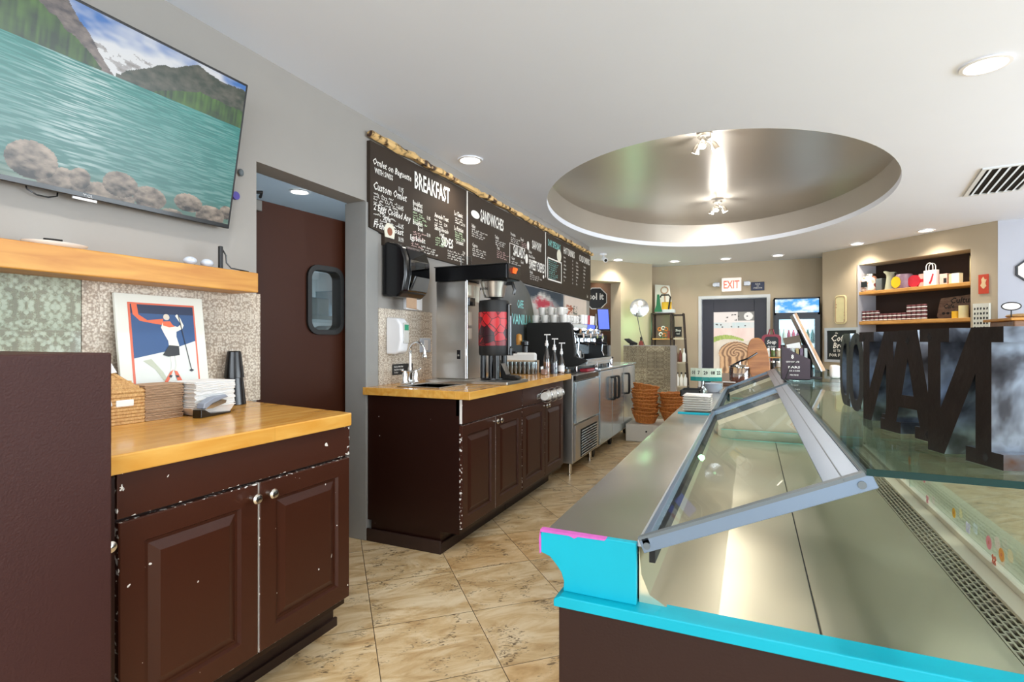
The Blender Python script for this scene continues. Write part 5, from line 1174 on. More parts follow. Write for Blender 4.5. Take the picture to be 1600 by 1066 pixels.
# ---------------------------------------------------------------- marquee letters on the glass
mat('rust_face', '#221a16', .38, metal=.35, var=.7, vs=14, bump=.2, bs=60)
def Nn():
    return [[(0,0),(.40,0),(.40,.11),(.29,.11),(.29,.66),(.66,0),(.88,0),(.88,.89),(1,.89),(1,1),(.60,1),(.60,.89),(.71,.89),(.71,.36),(.34,1),(0,1),(0,.89),(.12,.89),(.12,.11),(0,.11)]]
def An():
    return [[(0,0),(.38,0),(.38,.11),(.30,.11),(.35,.26),(.65,.26),(.70,.11),(.62,.11),(.62,0),(1,0),(1,.11),(.92,.11),(.66,1),(.34,1),(.08,.11),(0,.11)], [(.40,.38),(.50,.74),(.60,.38)]]
def ov(cx, cy, rx_, ry_, n=28, e=2.6):
    out = []
    for i in range(n):
        a = 2*PI*i/n; c, s_ = math.cos(a), math.sin(a)
        out.append((cx+rx_*math.copysign(abs(c)**(2/e), c), cy+ry_*math.copysign(abs(s_)**(2/e), s_)))
    return out
def On(): return [ov(.5,.5,.5,.5), ov(.5,.5,.23,.36)[::-1]]
def Dn():
    o = [(0,0),(.55,0)] + [(.55+.45*math.sin(a*PI/12), .5-.5*math.cos(a*PI/12)) for a in range(1,12)] + [(.55,1),(0,1),(0,.89),(.10,.89),(.10,.11),(0,.11)]
    i = [(.34,.14),(.34,.86),(.52,.86)] + [(.52+.24*math.sin(a*PI/8), .5+.36*math.cos(a*PI/8)) for a in range(1,8)] + [(.52,.14)]
    return [o, i]
def marquee(outs, ya, yb, xa, xb, label):
    t = thing('marquee_letter', label, 'letter', ((xa+xb)/2+.02,(ya+yb)/2,ZG+.0108), 'rusty marquee letters on the display case')
    p0, p1 = Vector((xa,ya,0)), Vector((xb,yb,0)); u = p1-p0; n = Vector((u.y,-u.x,0)).normalized()
    z0, h = ZG+.0108, .205
    def W(a, z, d): return p0 + u*a + n*d + Vector((0,0,z0+z*h))
    tris = tessellate_polygon([[Vector((p[0],p[1],0)) for p in o] for o in outs]); pts = [p for o in outs for p in o]
    b = B()
    for d in (0, .004):
        b.add([W(a,z,d) for a,z in pts], [tuple(tr_) for tr_ in tris])
    b.build('face', 'rust_face', t)
    b = B()
    for o in outs:
        m_ = len(o); b.add([W(a,z,0) for a,z in o]+[W(a,z,.098) for a,z in o], [(i,(i+1) % m_,(i+1) % m_+m_,i+m_) for i in range(m_)])
    b.build('return_wall', 'letter_steel', t)
    b = B()
    for a, z in ((.18,.06),(.86,.93) if len(outs) == 1 else (.5,.90)):
        b.add([W(a-.035,z,-.0004),W(a,z+.04,-.0004),W(a+.035,z,-.0004),W(a,z-.04,-.0004)], [(0,1,2,3)])
    b.build('keyhole', 'black_gap', t)
marquee(Nn(), .974, 1.136, .326, .267, 'large rusty metal letter N standing nearest on the glass top')
marquee(An(), 1.172, 1.342, .305, .248, 'rusty metal letter A between the two letters N')
marquee(Nn(), 1.362, 1.52, .284, .238, 'smaller-looking rusty metal letter N between letters A and O')
marquee(On(), 1.585, 1.705, .258, .243, 'oval rusty metal letter O beyond the second N')
marquee(Dn(), 1.745, 1.86, .252, .242, 'farthest rusty metal letter, rounded like a D, left end of the row')

# ---------------------------------------------------------------- plates
pl = None
for k in range(7):
    z = .8515+k*.0112
    if pl is None:
        b = B(); b.prism([(-.064,-.074),(.064,-.074),(.064,.074),(-.064,.074)], .0, .004, 'z'); 
        b = B(); a, c = .052, .066
        vs = [(-a,-a*1.1,0),(a,-a*1.1,0),(a,a*1.1,0),(-a,a*1.1,0),(-c,-c*1.15,.0085),(c,-c*1.15,.0085),(c,c*1.15,.0085),(-c,c*1.15,.0085),(-c+.003,-c*1.15+.003,.0095),(c-.003,-c*1.15+.003,.0095),(c-.003,c*1.15-.003,.0095),(-c+.003,c*1.15-.003,.0095),(-a,-a*1.1,.003),(a,-a*1.1,.003),(a,a*1.1,.003),(-a,a*1.1,.003)]
        fs = [(3,2,1,0)]+[(i,(i+1)%4,(i+1)%4+4,i+4) for i in range(4)]+[(i+4,(i+1)%4+4,(i+1)%4+8,i+8) for i in range(4)]+[(i+8,(i+1)%4+8,(i+1)%4+12,i+12) for i in range(4)]+[(12,13,14,15)]
        b.add(vs, fs); pl = b.build('square_plate', 'white_ceramic', org=(0,0,0)); pl.location = (-.243,2.80,z); o = pl
    else: o = dup(pl, (-.243,2.80,z))
    tag(o, ['bottom plate in the stack of square white plates','second plate from the bottom of the white stack','third plate from the bottom of the white stack','middle plate of the stack of seven square white plates','third plate from the top of the white stack','second plate from the top of the white stack','top plate of the stack of square white plates'][k], 'plate', 'square white plates on the case counter')

# ---------------------------------------------------------------- date sign, tray, bowls, jar, board on the far counter
mat('card_pale', '#d7e2cf', .5); mat('card_teal', '#1f8f8a', .5)
t = thing('date_sign', 'round flip-card date sign reading 01 7 20 08 22 on a short post', 'sign', (-.31,4.18,.845))
b = B(); b.cyl((-.33,4.18,.845), .035, .012, 20); b.cyl((-.33,4.18,.857), .012, .05, 14); b.build('post', 'chrome', t, smooth=True)
cards = ['01','7','20','08','22']
for k, s in enumerate(cards):
    a = -.9+k*.45; cx = -.305+.105*math.sin(a)*1.05; cy = 4.20-.06*math.cos(a)
    R = Matrix.Rotation(a*.5, 3, 'Z')
    def cf(p, R=R, cx=cx, cy=cy): return Vector((cx,cy,.90)) + R @ p
    q = B(cf).box(-.024,.024,-.002,.002,.022,.095).build('card', 'card_pale', t)
    B(cf).box(-.024,.024,-.003,-.002,.0,.030).build('card_band', 'card_teal', q)
    b = B(cf); b.text(s, (0,-.0022,.050), X_, Z_, .026, .8, 'c', .0008, .03); b.build('number', 'black_matte', q)
t = thing('dark_tray', 'black framed low tray at the end of the steel counter', 'tray', (-.40,3.6,.845))
b = B(); b.box(-.41,-.29,3.50,3.506,.846,.885); b.box(-.41,-.29,3.70,3.706,.846,.885); b.box(-.41,-.404,3.5,3.7,.846,.885); b.box(-.296,-.29,3.5,3.7,.846,.885); b.build('frame', 'black_matte', t)
B().box(-.404,-.296,3.506,3.70,.846,.853).build('liner', 'glass_edge', t)
for k in range(3):
    b = B().lathe([(.001,.0),(.035,.0),(.058,.030),(.060,.034),(.055,.032),(.034,.006),(.001,.004)], (0,0,0), 24, caps=False).build('bowl', 'puck_grey', org=(0,0,0), smooth=True); b.location = (-.235,3.88,.8465+k*.013)
    tag(b, ['bottom bowl of the small grey stack in front of the date sign','middle bowl of the small grey stack in front of the date sign','top bowl of the small grey stack in front of the date sign'][k], 'bowl', 'grey bowls by the date sign')
# side counter carrying jar, board and racks, beyond the far case
wood('counter_brown', '#6b4a34', '#8d6848', .35, (3,9,9), knots=False)
t = thing('side_counter', 'brown-edged rear counter beyond the display cases', 'counter', (.1,5.2,0))
B().box(-.30,.75,4.30,6.2,0,.80).build('base', 'brown_case', t); B().box(-.32,.78,4.28,6.25,.80,.845).build('top', 'counter_brown', t, bevel=.004)
tag(B().box(-.20,.04,4.44,4.80,.8455,.872).build('serving_board', 'counter_brown', bevel=.005), 'dark wooden slab under the glass candy jar', 'board')
t = thing('candy_jar', 'lidded clear glass jar with reddish sweets on a wooden slab', 'jar', (-.085,4.58,.8725))
B().lathe([(.060,.873),(.074,.885),(.076,.975),(.070,.985)], (-.085,4.58,0), 28, caps=False).build('glass_body', 'tumbler_glass', t, smooth=True)
mat('candy', '#a8674f', .5, var=.7, vs=60); B().lathe([(.001,.874),(.068,.876),(.070,.91),(.001,.915)], (-.085,4.58,0), 20, caps=False).build('sweets', 'candy', t, smooth=True)
b = B(); b.lathe([(.080,.985),(.080,.992),(.05,1.004),(.012,1.010),(.010,1.03),(.001,1.032)], (-.085,4.58,0), 28, caps=False); b.build('lid', 'chrome', t, smooth=True)
b = B(); b.tube([(-.15,4.55,.995),(-.085,4.53,1.035),(-.02,4.55,1.06),(.04,4.60,1.10)], .007); b.build('ladle', 'black_plastic', t, smooth=True)
tag(B().prism([(-.21,4.44),(-.12,4.42),(-.11,4.50),(-.20,4.52)], .873, .877, 'z').build('paper_slip', 'white_paper'), 'white paper slip lying on the wooden slab by the candy jar', 'paper')
wood('paddle_wood', '#9a5a26', '#c98544', .35, (1,1,10), knots=False)
t = thing('paddle_board', 'tall oval wooden serving board leaning upright behind the lid', 'board', (.075,4.62,.8455))
o = [(.075+.078*math.copysign(abs(math.cos(a))**.75, math.cos(a))*(1-.0*1), 1.035+.190*math.sin(a)) for a in [2*PI*i/36 for i in range(36)]]
o = [(x, max(z,.8465)) for x,z in o]
R = Matrix.Rotation(math.radians(-6), 3, 'X'); pv = Vector((.075,4.62,.8465)); Ry = Matrix.Rotation(math.radians(-7), 3, 'Y')
b = B(lambda p: pv + Ry @ (R @ (p-pv))); b.prism(o, 4.61, 4.63, 'y'); b.build('blade', 'paddle_wood', t, bevel=.004, smooth=True)
# rack of jars
t = thing('spread_rack', 'small wooden two-shelf rack beside the wooden paddle', 'rack', (.20,5.2,.8455))
for z in (.935,1.045): B().box(.10,.34,5.16,5.28,z,z+.010).build('shelf', 'shelf_pine', t)
for x in (.10,.33): B().box(x,x+.01,5.16,5.28,.846,1.07).build('side', 'shelf_pine', t)
cols = ['#d9b14c','#1e1c1a','#c9c3b4','#5a6d35','#b8ab8c','#8a3b2f']
for r, z in enumerate((.946,1.056)):
    for k in range(5):
        cn = 'jarcol%d' % ((k+r*2) % 6); mat(cn, cols[(k+r*2) % 6], .35)
        tt = thing('spread_jar', '%s small lidded jar from the left, %s rack level by the wooden paddle' % (ORD[k], ('lower','upper')[r]), 'jar', (.132+k*.042,5.21,z), 'small jars in the rack')
        B().lathe([(.017,z),(.018,z+.005),(.018,z+.055),(.014,z+.06)], (.132+k*.042,5.21,0), 14).build('body', cn, tt, smooth=True); B().cyl((.132+k*.042,5.21,z+.06), .0165, .014, 14).build('lid', 'satin_nickel', tt)
t = thing('menu_holder', 'red-framed little chalk sign with a handle behind the wooden paddle', 'sign', (.165,5.35,.8455))
mat('frame_red', '#8e2f3f', .5)
def rr2(x0,x1,z0,z1,r): return rrect(x0,x1,z0,z1,r)
b = B(); ring(b, rr2(.085,.245,1.08,1.255,.04), rr2(.108,.222,1.10,1.235,.03), 5.34, 5.36); b.tube([(.165-.025,5.35,1.25),(.165-.012,5.35,1.30),(.165+.012,5.35,1.30),(.165+.025,5.35,1.25)], .006); b.box(.158,.172,5.342,5.358,.846,1.085); b.build('frame', 'frame_red', t)
q = B().prism(rr2(.106,.224,1.098,1.237,.03), 5.348, 5.354, 'y').build('board', 'slate_dark' if 'slate_dark' in MATS else mat('slate_dark','#1d2226',.5), t)
b = B(); b.text('Soup', (.165,5.347,1.17), X_, Z_, .035, .8, 'c', .001, .02, slant=.2); b.text('du jour', (.165,5.347,1.135), X_, Z_, .02, .8, 'c', .001, .02, slant=.2); b.build('lettering', 'chalk_white', q)

# chocolate display box on the far glass
t = thing('chocolate_box', 'dark plum cardboard display box with sloping sides and printed text', 'box', (.195,2.90,ZG+.0105)); zb = ZG+.011
mat('plum_card', '#33202c', .5, var=.04)
b = B(); P_ = [(.133,2.85),(.252,2.85),(.252,2.97),(.133,2.97)]
b.prism([(.133,zb),(.252,zb),(.252,zb+.098),(.190,zb+.128),(.133,zb+.162)], 2.85, 2.853, 'y'); b.box(.133,.252,2.967,2.97,zb,zb+.165); b.box(.133,.136,2.853,2.967,zb,zb+.160); b.box(.249,.252,2.853,2.967,zb,zb+.098); b.box(.133,.252,2.85,2.97,zb,zb+.003)
b.build('card_box', 'plum_card', t)
b = B(); b.text('8', (.178,2.8495,zb+.100), X_, Z_, .020, .9, 'c', .0008, .02); b.text('CHOCOLATE', (.178,2.8495,zb+.082), X_, Z_, .0075, .9, 'c', .0008, .02); b.text('BARS', (.185,2.8495,zb+.055), X_, Z_, .010, 1.6, 'c', .0008, .02); b.text('MILK & DARK', (.185,2.8495,zb+.040), X_, Z_, .006, 1, 'c', .0008, .02); b.text('PER PIECE', (.185,2.8495,zb+.02), X_, Z_, .006, 1, 'c', .0008, .02)
b.build('lettering', 'chalk_white', t)
for k in range(6):
    mat('foil%d' % (k % 3), ['#7b6a3f','#4b3a4a','#8a8f8a'][k % 3], .3, metal=.4)
    tag(B().box(.140+k*.018,.154+k*.018,2.89,2.90,zb+.004,zb+.150).build('chocolate_bar', 'foil%d' % (k % 3), bevel=.001), '%s thin wrapped chocolate bar from the left in the plum display box' % ORD[k], 'chocolate bar', 'chocolate bars in the plum box')
t = thing('price_card', 'small framed price card tilted above the plum chocolate box', 'card', (.185,2.92,1.14))
mat('card_bronze', '#5b4b38', .5)
R = Matrix.Rotation(math.radians(-12), 3, 'Y'); pc = Vector((.183,2.915,1.185))
def pcf(p): return pc + R @ p
B(pcf).box(-.036,.036,-.003,.003,-.040,.032).build('frame', 'card_bronze', t); B(pcf).box(-.029,.029,-.0045,-.003,-.034,-.002).build('label', 'white_paper', t); B(pcf).box(-.002,.002,.003,.006,-.12,.0).build('stem', 'black_matte', t)
# tilted screen stand with wooden edge, seen side-on
t = thing('order_screen', 'tilted pale wood-edged order screen on a dark stand, seen edge-on', 'screen', (.29,3.0,ZG+.0105))
wood('ash', '#b58a66', '#dcb894', .45, (10,3,3), knots=False)
b = B(); b.prism([(.186,1.325),(.197,1.330),(.318,1.056),(.305,1.052)], 2.88, 3.10, 'y'); b.build('wood_frame', 'ash', t, bevel=.002)
b = B(); b.prism([(.181,1.322),(.186,1.325),(.305,1.052),(.299,1.052)], 2.875, 3.105, 'y'); b.build('screen_face', 'aluminium_light', t)
b = B(); b.tube([(.215,2.98,1.25),(.262,2.98,1.10),(.27,2.98,zb+.006)], .008); b.box(.23,.31,2.93,3.03,zb,zb+.008); b.build('stand', 'black_matte', t)
t = thing('pen_stand', 'thin black wire stand beside the plum box', 'stand', (.16,2.80,zb))
B().tube([(.145,2.80,zb+.004),(.165,2.81,zb+.06),(.19,2.82,zb+.09)], .0025).build('wire', 'black_matte', t); B().box(.135,.16,2.785,2.81,zb,zb+.005).build('foot', 'black_matte', t)
tag(B().box(.36,.40,3.05,3.12,ZG+.011,1.075).build('order_pad', 'white_paper', bevel=.01), 'crumpled white papers beside the foot of the order screen', 'paper')

# ================================================================ baskets, low wall, fan
wood('basket_orange', '#a5561f', '#e2964a', .55, (20,20,30), knots=False)
tw = ornate('low_wall_tile', ('#7e745c','#978c70','#b3a889'), .13, .5, 'X')
b = B(); b.box(-1.80,-1.10,8.20,8.34,0,1.118); struct(b, 'wall_low', tw)
b = B(); b.box(-1.80,-1.02,8.20,8.36,1.118,1.128); b.box(-1.10,-1.02,8.195,8.36,0,1.118); struct(b, 'trim_9', 'wall_grey')
t = thing('low_cabinet', 'low white cabinet box under the stacked wicker baskets', 'cabinet', (-1.05,6.6,0))
mat('off_white', '#d5cfc3', .5, var=.03)
B().box(-1.37,-.64,6.36,6.95,0,.205).build('body', 'off_white', t, bevel=.005)
for x0, x1 in ((-1.365,-1.065),(-1.055,-.65)):
    d = B().box(x0,x1,6.35,6.36,.01,.20).build('door', 'off_white', t, bevel=.002); B().cyl((x0+.06 if x0 > -1.1 else x1-.06,6.338,.13), .010, .012, 12, axis='y').build('knob', 'black_matte', d)
bas0 = None
def basket(x, y, z, s, tilt, rz, label):
    global bas0
    if bas0 is None:
        t = thing('wicker_basket', label, 'basket', (0,0,0), 'stacked wicker bread baskets')
        prof = [(.001,0),(.105,0),(.118,.012)]
        b = B(); seg = 36; rows = [(.105,0),(.122,.035),(.136,.07),(.150,.10),(.143,.10),(.128,.07),(.10,.012),(.001,.010)]
        b.lathe([(.001,0)]+rows, (0,0,0), seg, caps=False); b.build('body', 'basket_orange', t, smooth=True)
        b = B()
        for k in range(26):
            a = 2*PI*k/26; b.tube([(.110*math.cos(a),.110*math.sin(a),.004),(.140*math.cos(a),.140*math.sin(a),.07),(.151*math.cos(a),.151*math.sin(a),.10)], .0042, 5)
        b.build('ribs', 'basket_orange', t)
        b = B(); b.tube([(.152*math.cos(2*PI*k/30), .152*math.sin(2*PI*k/30), .102+.004*math.sin(k*2.1)) for k in range(30)], .0095, 7, closed=True); b.tube([(.110*math.cos(2*PI*k/24), .110*math.sin(2*PI*k/24), .006) for k in range(24)], .006, 6, closed=True); b.build('rim', 'basket_orange', t, smooth=True)
        bas0 = t; o = t
    else: o = dup(bas0)
    o.location = (x,y,z); o.rotation_euler = (tilt*math.cos(rz), tilt*math.sin(rz), rz); o.scale = (s,s,s); o['label'] = label
rb = random.Random(9)
NB = 9
ords = ['bottom','second','third','fourth','fifth','sixth','seventh','eighth','top']
for k in range(NB): basket(-1.175+rb.uniform(-.012,.012), 6.56+rb.uniform(-.01,.01), .212+k*.043, 1.0, rb.uniform(-.09,.09) if k < NB-1 else .20, rb.uniform(0,6), '%s wicker basket, counted from the base, in the taller left stack' % ords[k] if k < 8 else 'uppermost open wicker basket on the taller left stack')
for k in range(7): basket(-.858+rb.uniform(-.012,.012), 6.62+rb.uniform(-.01,.01), .212+k*.043, .98, rb.uniform(-.09,.09), rb.uniform(0,6), '%s wicker basket, counted from the base, in the shorter right stack' % ords[k] if k < 6 else 'uppermost wicker basket on the shorter right stack')
# round mirrored disc and stalk on the fan wall
mat('disc_mirror', (.75,.80,.80), .2, metal=.9, var=.35, vs=6)
t = thing('metal_disc', 'shiny round silver disc on a black stalk against the green-lit wall', 'ornament', (-1.66,8.9,1.13))
dn_ = Vector((.35,-.93,.05)).normalized(); dR = dn_.to_track_quat('Z','Y').to_matrix(); dc = Vector((-1.70,8.95,1.745))
B(lambda p: dc + dR @ p).lathe([(.150,-.01),(.155,0),(.12,.010),(.02,.014),(.001,.015)], (0,0,0), 40, caps=False).build('disc', 'disc_mirror', t, smooth=True)
mat('green_lamp', '#bdf5cf', .4, var=0, emit='#9df7b8', es=2.5)
B(lambda p: dc + dR @ p).cyl((0,0,.016), .022, .006, 16).build('green_light', 'green_lamp', t)
B().tube([(-1.74,8.93,1.66),(-1.71,8.85,1.58),(-1.62,8.60,1.34),(-1.50,8.30,1.13)], [.012,.008,.006,.006]).build('stalk', 'black_matte', t, smooth=True)
l = bpy.data.lights.new('green_glow', 'POINT'); l.energy = 3; l.color = (.35,1,.45); l.shadow_soft_size = .05
o = bpy.data.objects.new('green_glow', l); C.objects.link(o); o.location = (-1.66,8.93,1.45)
t = thing('bird_ornament', 'dark long-beaked ornament lying on the low tiled wall', 'ornament', (-1.70,8.27,1.128))
B().tube([(-1.80,8.27,1.225),(-1.74,8.27,1.205),(-1.68,8.27,1.165),(-1.60,8.27,1.150)], [.008,.035,.034,.016], 10).build('body', 'black_matte', t, smooth=True); B().cyl((-1.69,8.27,1.1285), .03, .02, 12).build('foot', 'black_matte', t)
mat('red_dark', '#8c3a2d', .5)
t = thing('sauce_bottle', 'little dark bottle with a red base on the low tiled wall', 'bottle', (-1.545,8.27,1.128))
B().lathe([(.04,1.1285),(.035,1.17),(.015,1.20)], (-1.545,8.27,0), 16).build('body', 'red_dark', t, smooth=True); B().lathe([(.015,1.20),(.014,1.23),(.018,1.25),(.005,1.26)], (-1.545,8.27,0), 14).build('neck', 'black_matte', t, smooth=True)

# back room: wire shelf, equipment, sign
t = thing('wall_sign', 'dark octagonal sign with white lettering in the back room opening', 'sign', (-2.6,9.6,1.8))
SC = Vector((-2.545,9.35,1.96)); sr = Vector((.742,.67,0)).normalized(); sr = Vector((.93,.37,0)).normalized(); sn_ = Vector((sr.y,-sr.x,0))
def sgf(p): return SC + sr*p.x + sn_*p.y*-1 + Vector((0,0,p.z))
oc = [(.21*math.cos(PI/8+a*PI/4), .21*math.sin(PI/8+a*PI/4)) for a in range(8)]
B(sgf).prism([(p[0],p[1]) for p in oc], 0, .02, 'y').build('plate', 'black_matte', t)
b = B(sgf); ring(b, oc, [(p[0]*.92,p[1]*.92) for p in oc], -.006, .0); b.text('sol it', (0,-.004,-.02), X_, Z_, .12, .8, 'c', .004, .03); b.build('lettering', 'chalk_white', t)
t = thing('wire_shelf', 'chrome wire shelf in the back room opening', 'shelf', (-2.6,10.2,0))
b = B(fx)
for z in (1.62,1.54,1.46): b.tube([(-1.5,.9,z),(.1,.9,z)], .008)
for x in (-1.2,-.8,-.4,0): b.tube([(x,.9,1.40),(x,.9,1.66)], .006)
b.build('wires', 'chrome', t)
for x in (-1.45,.08): B(fx).tube([(x,.9,0),(x,.9,1.7)], .012).build('post', 'chrome', t)
B(fx).box(-1.5,.1,.7,1.3,1.36,1.385).build('deck', 'fridge_steel', t)
t = thing('convection_oven', 'dark oven with grey trim in the back room opening', 'oven', (-2.3,9.4,0))
B(fx).box(-.95,-.04,.35,.85,.4,1.30).build('body', 'black_matte', t, bevel=.01); B(fx).box(-.95,-.04,.34,.35,1.12,1.14).build('trim_bar', 'aluminium_light', t); B(fx).box(-.95,-.04,.34,.35,.92,.95).build('trim_bar', 'aluminium_light', t); B(fx).box(-.30,-.12,.335,.35,1.22,1.27).build('display', 'puck_grey', t)
B(fx).box(-.03,.0,.30,.85,.3,1.12).build('side_guard', 'aluminium_light', t)

# ================================================================ far corner shelf, exit door, fridge
wood('espresso_wood', '#2a1d17', '#3d2c22', .4, (6,6,2), knots=False)
def ladder(x0, x1, y, z1, n_, label, wid=.0):
    t = thing('ladder_shelf', label, 'shelf', ((x0+x1)/2,y,0))
    sl = .10
    def X(x, z): return x + sl*(1-z/z1)
    for x in (x0, x1):
        for ya, yb_ in ((y-.16,y-.13),(y,y+.03)):
            k = 1.0 if x == x1 else .35
            b = B(); b.prism([(x-.010+sl*k,0),(x+.010+sl*k,0),(x+.010,z1),(x-.010,z1)], ya, yb_, 'y'); b.build('post', 'espresso_wood', t)
    for k in range(n_):
        z = .42 + (z1-.03-.42)*k/(n_-1)
        B().box(x0+.35*sl*(1-z/z1),X(x1,z),y-.16,y+.03,z-.012,z+.012).build('shelf', 'espresso_wood' if k == n_-1 else 'cream_trim', t)
    return t
ladder(-1.235,-1.06,9.60,1.67,4,'narrow dark leaning ladder shelf with bottles left of the exit door')
t = thing('corner_shelf', 'taller dark wooden corner shelf left of the ladder shelf', 'shelf', (-1.42,9.5,0))
for x in (-1.58,-1.26): B().box(x-.012,x+.012,9.42,9.46,0,1.66).build('post', 'espresso_wood', t); B().box(x-.012,x+.012,9.78,9.82,0,1.66).build('post', 'espresso_wood', t)
for z in (.5,1.22,1.66): B().box(-1.59,-1.25,9.42,9.82,z,z+.02).build('shelf', 'shelf_pine' if z == 1.22 else 'espresso_wood', t)
mat('green_tool', '#1f6a47', .5); mat('yellow_box', '#e8b92c', .5)
t = thing('canvas_print', 'pale leaning canvas with a ring motif on top of the corner shelf', 'picture', (-1.45,9.75,1.68))
R = Matrix.Rotation(math.radians(-8), 3, 'X'); cp = Vector((-1.40,9.72,1.682))
b = B(lambda p: cp + R @ p); b.prism([(-.17,.0),(.14,.0),(.07,.50),(-.18,.53)], -.012, .012, 'y'); b.build('canvas', 'poster_cream', t)
b = B(lambda p: cp + R @ p); b.tube([(-.01+.06*math.cos(a*PI/8), -.02, .42+.06*math.sin(a*PI/8)) for a in range(16)], .010, 6, closed=True); b.tube([(-.005,-.02,.36),(.01,-.02,.12)], .010, 6); b.build('ring_motif', 'kraft', t, smooth=True)
t = thing('tool_caddy', 'green-handled caddy with yellow packet on the corner shelf', 'caddy', (-1.38,9.52,1.68))
B().box(-1.49,-1.20,9.46,9.60,1.681,1.74).build('box', 'white_trim', t); B().box(-1.42,-1.26,9.50,9.56,1.74,1.87).build('packet', 'yellow_box', t)
b = B(); b.tube([(-1.30,9.47,1.74),(-1.27,9.47,1.95),(-1.30,9.47,1.99),(-1.42,9.47,1.99),(-1.44,9.47,1.95)], .014); b.build('handle_bar', 'black_matte', t, smooth=True)
b = B(); b.prism([(-1.54,1.70),(-1.40,1.70),(-1.43,1.82),(-1.45,2.0),(-1.49,2.0),(-1.50,1.82)], 9.43, 9.45, 'y'); b.build('green_dustpan', 'green_tool', t, bevel=.005)
mat('toy_orange', '#d97b33', .5)
t = thing('ring_toys', 'cluster of small orange and white ring shapes on the middle corner shelf', 'ornament', (-1.40,9.5,1.24))
for i, (x, z, m_) in enumerate(((-1.45,1.40,'toy_orange'),(-1.39,1.42,'white_ceramic'),(-1.34,1.40,'toy_orange'),(-1.43,1.31,'white_ceramic'),(-1.37,1.30,'toy_orange'),(-1.40,1.265,'green_tool'))):
    B().tube([(x+.028*math.cos(a*PI/6), 9.47, z+.028*math.sin(a*PI/6)) for a in range(12)], .010, 6, closed=True).build('ring', m_, t, smooth=True)
tag(B().box(-1.32,-1.27,9.46,9.52,1.241,1.37).build('terracotta_box', 'red_dark', bevel=.005), 'small rust-red box at the right of the middle corner shelf', 'box')
# ladder shelf contents
t = thing('black_card', 'small black card with white script standing on the ladder shelf', 'card', (-1.13,9.5,1.26))
B().box(-1.20,-1.085,9.48,9.49,1.268,1.44).build('card', 'black_matte', t); b = B(); b.text('Shop', (-1.143,9.479,1.36), X_, Z_, .04, .8, 'c', .001, .02); b.text('local', (-1.143,9.479,1.31), X_, Z_, .025, .8, 'c', .001, .02); b.build('lettering', 'chalk_white', t)
mat('brown_jar', '#6b3527', .4)
for i, (x, z, c_, h) in enumerate(((-1.20,.85,'brown_jar',.17),(-1.12,.85,'brown_jar',.17),(-1.04,.85,'brown_jar',.17),(-1.20,1.06,'white_paper',.07),(-1.12,1.06,'white_paper',.07))):
    pass
lv = [.42 + (1.64-.42)*k/3 for k in range(4)]
for lev, items in ((1,[(-1.17,'brown_jar'),(-1.105,'brown_jar'),(-1.04,'white_paper')]),(0,[(-1.15,'white_paper'),(-1.085,'white_ceramic'),(-1.02,'white_paper')])):
    z = lv[lev]+.0125; f = .20
    for kk, (x, c_) in enumerate(items):
        tt = thing('bottle', ('%s %s bottle with a white cap on the middle level of the ladder shelf' % (('left','centre','right')[kk], 'pale' if kk == 2 else 'brown') if lev == 1 else '%s pale bottle with a black cap on the low level of the ladder shelf' % ('left','centre','right')[kk]), 'bottle', (x,9.55-f*.5,z), 'bottles on the ladder shelf')
        yy = 9.55-f*.5; b = B().lathe([(.028,z),(.030,z+.01),(.030,z+.13),(.012,z+.17),(.012,z+.20)], (x,yy,0), 14).build('body', c_, tt, smooth=True); B().cyl((x,yy,z+.20), .014, .03, 12).build('cap', 'black_matte' if lev == 0 else 'white_plastic', tt)
# exit door in the far doorway
t = thing('exit_door', 'dark framed glass exit door with a printed scene on its glass', 'door', (-.28,10.0,0))
mat('door_dark', '#2b2c3a', .4)
b = B(); b.box(-.795,-.605,9.98,10.03,0,1.925); b.box(.045,.235,9.98,10.03,0,1.925); b.box(-.605,.045,9.98,10.03,1.70,1.925); b.box(-.605,.045,9.98,10.03,0,.25); b.build('frame', 'door_dark', t, bevel=.004)
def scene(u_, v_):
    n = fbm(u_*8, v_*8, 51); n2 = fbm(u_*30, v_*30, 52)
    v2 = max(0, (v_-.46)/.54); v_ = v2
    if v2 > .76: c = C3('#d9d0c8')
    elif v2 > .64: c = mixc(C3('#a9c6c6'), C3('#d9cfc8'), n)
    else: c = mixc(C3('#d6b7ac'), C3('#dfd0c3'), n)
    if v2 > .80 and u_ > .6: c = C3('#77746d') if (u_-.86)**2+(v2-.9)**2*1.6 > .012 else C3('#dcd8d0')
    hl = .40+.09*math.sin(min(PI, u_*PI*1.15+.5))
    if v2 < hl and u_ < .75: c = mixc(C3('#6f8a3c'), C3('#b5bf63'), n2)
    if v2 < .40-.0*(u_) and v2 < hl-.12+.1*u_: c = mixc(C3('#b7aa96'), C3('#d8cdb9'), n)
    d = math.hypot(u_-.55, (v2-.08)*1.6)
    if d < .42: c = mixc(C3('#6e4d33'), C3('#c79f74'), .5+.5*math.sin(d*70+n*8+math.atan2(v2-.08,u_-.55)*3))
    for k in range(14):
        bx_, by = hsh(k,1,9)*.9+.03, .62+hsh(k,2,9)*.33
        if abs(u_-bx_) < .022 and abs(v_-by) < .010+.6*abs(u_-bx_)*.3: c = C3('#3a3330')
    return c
b = B(); picture(b, (-.605,10.0,.25), X_, Z_, .65, 1.45, 80, 150, scene); b.build('glass_print', vcol('door_print_glow', .35, emit=.85), t)  # emission stands in for daylight coming through the printed film
